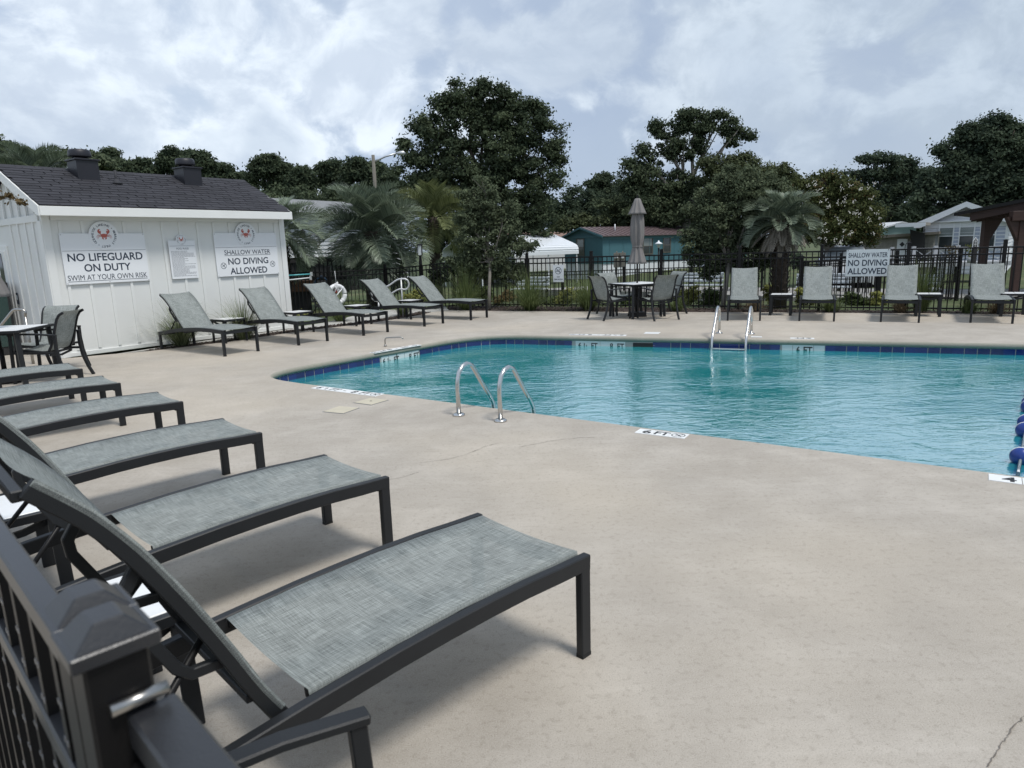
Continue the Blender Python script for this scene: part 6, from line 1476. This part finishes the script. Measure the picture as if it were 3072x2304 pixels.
palm('palm with a skirt of dead grey fronds right of the bushy tree', 2345, 672, 16.4, .94, 36, 'palm_leaf', lo=-15, dead=26, trunk_r=.16)
palm('palm whose frond tips show above the shed roof at the left', 112, 548, 19, 1.12, 26, 'palm_leaf', lo=10)

# ornamental grasses
def tuft(label, x, y, h, spread, n, mtl, z=0.0, w=.006, group='grass tufts in the mulch beds', plumes=0):
    t = thing('ornamental_grass', (x, y, z), random.uniform(0, 6), label, 'grass tuft', group); vs = []; fs = []; tn = []
    for k in range(n):
        a = random.uniform(0, 2 * PI); r = abs(random.gauss(0, .05)) + .01; L = h * random.uniform(.6, 1.15); lean = random.random() ** .7 * 1.25 * min(1.3, spread / h * 1.5); hd = PI / 2 - lean * .62; p = Vector((r * math.cos(a), r * math.sin(a), 0)); q = Vector((math.cos(a), math.sin(a), 0)); sdv = Vector((-q.y, q.x, 0)); b = len(vs); ti = random.random()
        for i in range(5):
            ww = w * (1 - i / 4.6); vs += [p - sdv * ww, p + sdv * ww]
            if i: fs.append((b + 2 * i - 2, b + 2 * i - 1, b + 2 * i + 1, b + 2 * i)); tn.append(ti)
            p = p + (q * math.cos(hd) + Vector((0, 0, math.sin(hd)))) * L / 4; hd -= lean * (.14 + .12 * i)
    mb = MB(); mb.v = [tuple(v) for v in vs]; mb.f = fs; mb.sm = [False] * len(fs); mb.mi = [0] * len(fs)
    me = bpy.data.meshes.new('blades'); me.from_pydata(mb.v, [], fs); me.materials.append(M[mtl]); at_ = me.attributes.new('tint', 'FLOAT', 'FACE'); at_.data.foreach_set('value', np.array(tn, 'f')); put('blades', me, t); return t
for u, v, h, sp, n, mt_, l in ((545, 1036, .86, .62, 460, 'grass_blade', 'spiky pale grass tuft against the shed behind the first shed lounger'), (733, 1017, .86, .62, 460, 'grass_blade', 'spiky pale grass tuft against the shed behind the second shed lounger'),
        (1020, 962, .55, .4, 360, 'grass_green', 'green grass tuft behind the side table below the life ring'), (1212, 945, .5, .4, 300, 'grass_green', 'low green tuft under the fourth shed lounger'),
        (1400, 929, 1.2, .95, 700, 'grass_green', 'tall green grass tuft right of the last shed lounger'), (1590, 930, 1.1, .95, 700, 'grass_green', 'green grass tuft with brown base under the NO SMOKING sign'), (1765, 929, 1.1, .95, 700, 'grass_green', 'green grass tuft left of the umbrella table chairs'),
        (2030, 932, .5, .45, 260, 'grass_green', 'low grass tuft behind the umbrella table'), (2262, 931, .42, .5, 320, 'grass_brown', 'brown grass tuft under the lounger by the far ladder'), (2492, 934, .45, .45, 340, 'grass_green', 'dark grass tuft under the lounger left of the far sign'),
        (2700, 935, .4, .4, 260, 'grass_brown', 'brown grass tuft under the lounger right of the far sign'), (2762, 934, 1.02, .42, 420, 'grass_green', 'tall upright grass right of the far sign'), (2905, 938, .45, .45, 260, 'grass_green', 'low dark grass tuft near the last lounger'), (2990, 938, .42, .42, 300, 'grass_brown', 'tan grass tuft behind the last lounger'),
        (1300, 925, .75, .45, 360, 'grass_green', 'green grass tuft between the ramp rail and the last shed lounger'), (1075, 940, .5, .4, 300, 'grass_green', 'green grass tuft at the foot of the fence below the life ring')):
    p = gp(u, v); tuft(l, p.x, p.y, h, sp, n, mt_, -.015)
# shrubs beyond the fence
for u, v, D, ru, rv, mt_, l in ((1706, 895, 19.6, 44, 36, 'leaf_yellow', 'yellow green shrub right of the NO SMOKING sign'), (2325, 880, 17.6, 34, 42, 'leaf_yellow', 'yellow green shrub behind the right of the lounger by the far ladder'), (2420, 892, 17.3, 40, 32, 'leaf_yellow', 'yellow shrub behind the side table left of the far sign'), (2065, 890, 18.6, 34, 40, 'leaf_yellow', 'yellow green shrub right of the umbrella table'), (2130, 893, 18.2, 34, 34, 'leaf_shrub', 'green shrub left of the bushy tree trunk'),
        (2560, 905, 16.8, 40, 26, 'leaf_shrub', 'green shrub below the far sign'), (2635, 900, 16.5, 24, 28, 'leaf_yellow', 'small yellow shrub right of the far sign'), (1510, 892, 20.5, 34, 28, 'leaf_rust', 'rust tinged shrub left of the NO SMOKING sign'), (905, 955, 17.2, 48, 26, 'leaf_yellow', 'yellow green shrub at the corner of the shed'), (1250, 890, 19.2, 40, 26, 'leaf_yellow', 'yellow green shrub between ramp rail and last shed lounger'), (1640, 905, 20.2, 40, 24, 'leaf_shrub', 'green shrub below the NO SMOKING sign'),
        (1448, 880, 20.3, 34, 26, 'leaf_shrub', 'green shrub behind the tall grass tuft'), (1890, 905, 18.9, 36, 22, 'leaf_shrub', 'green shrub behind the far dining chairs'), (2395, 775, 23.5, 34, 34, 'leaf_dark', 'dark clipped shrub beside the silver car'), (1330, 815, 22.5, 60, 46, 'leaf_dark', 'dark shrub behind the fence below the yellow palm'), (1560, 815, 24.5, 50, 36, 'leaf_dark', 'dark shrub under the white carport'), (2180, 790, 23, 80, 40, 'leaf_dark', 'dark shrub behind the bushy tree')):
    c = at(u, v, D); k = D / F_PX; gz_ = terrain_z(c.x, c.y); t = thing('shrub', (c.x, c.y, gz_), 0, l, 'shrub', 'shrubs beyond the fence'); mb = MB()
    for j in range(5): limb(mb, (0, 0, -.02), (random.uniform(-.6, .6) * ru * k, random.uniform(-.2, .2), c.z - gz_ + random.uniform(-.3, .5) * rv * k), .012, .004, .1, 4, 5)
    mb.build('stem', M['bark'], t)
    bl = [(Vector((c.x + random.uniform(-.5, .5) * ru * k, c.y + random.uniform(-.3, .3) * ru * k, c.z + random.uniform(-.35, .4) * rv * k)), (ru * k * .55, ru * k * .5, rv * k * .6)) for j in range(6)]
    leafcloud('foliage', bl, int(1900 * ru * rv / 1400) + 1100, .055, .09, mt_, t, origin=(c.x, c.y, gz_))
# twig reaching in at the far left
c = at(-40, 592, 7.0); t = thing('twig', c, 0, 'twig with brownish leaves reaching in before the shed gable', 'twig'); mb = MB(); e = at(74, 606, 7.0) - c; mb.tube([(-1.5, 0, .2), (0, 0, 0), e * .5 + Vector((0, 0, .01)), e], [.012, .007, .004, .002], 6); mb.build('stem', M['bark'], t)
leafcloud('leaves', [(at(10, 592, 7.0), (.08, .06, .05)), (at(64, 606, 7.0), (.045, .04, .03)), (at(28, 588, 7.0), (.03, .03, .03))], 90, .045, .03, 'leaf_rust', t, origin=tuple(c), nclump=26)
bpy.context.view_layer.update()
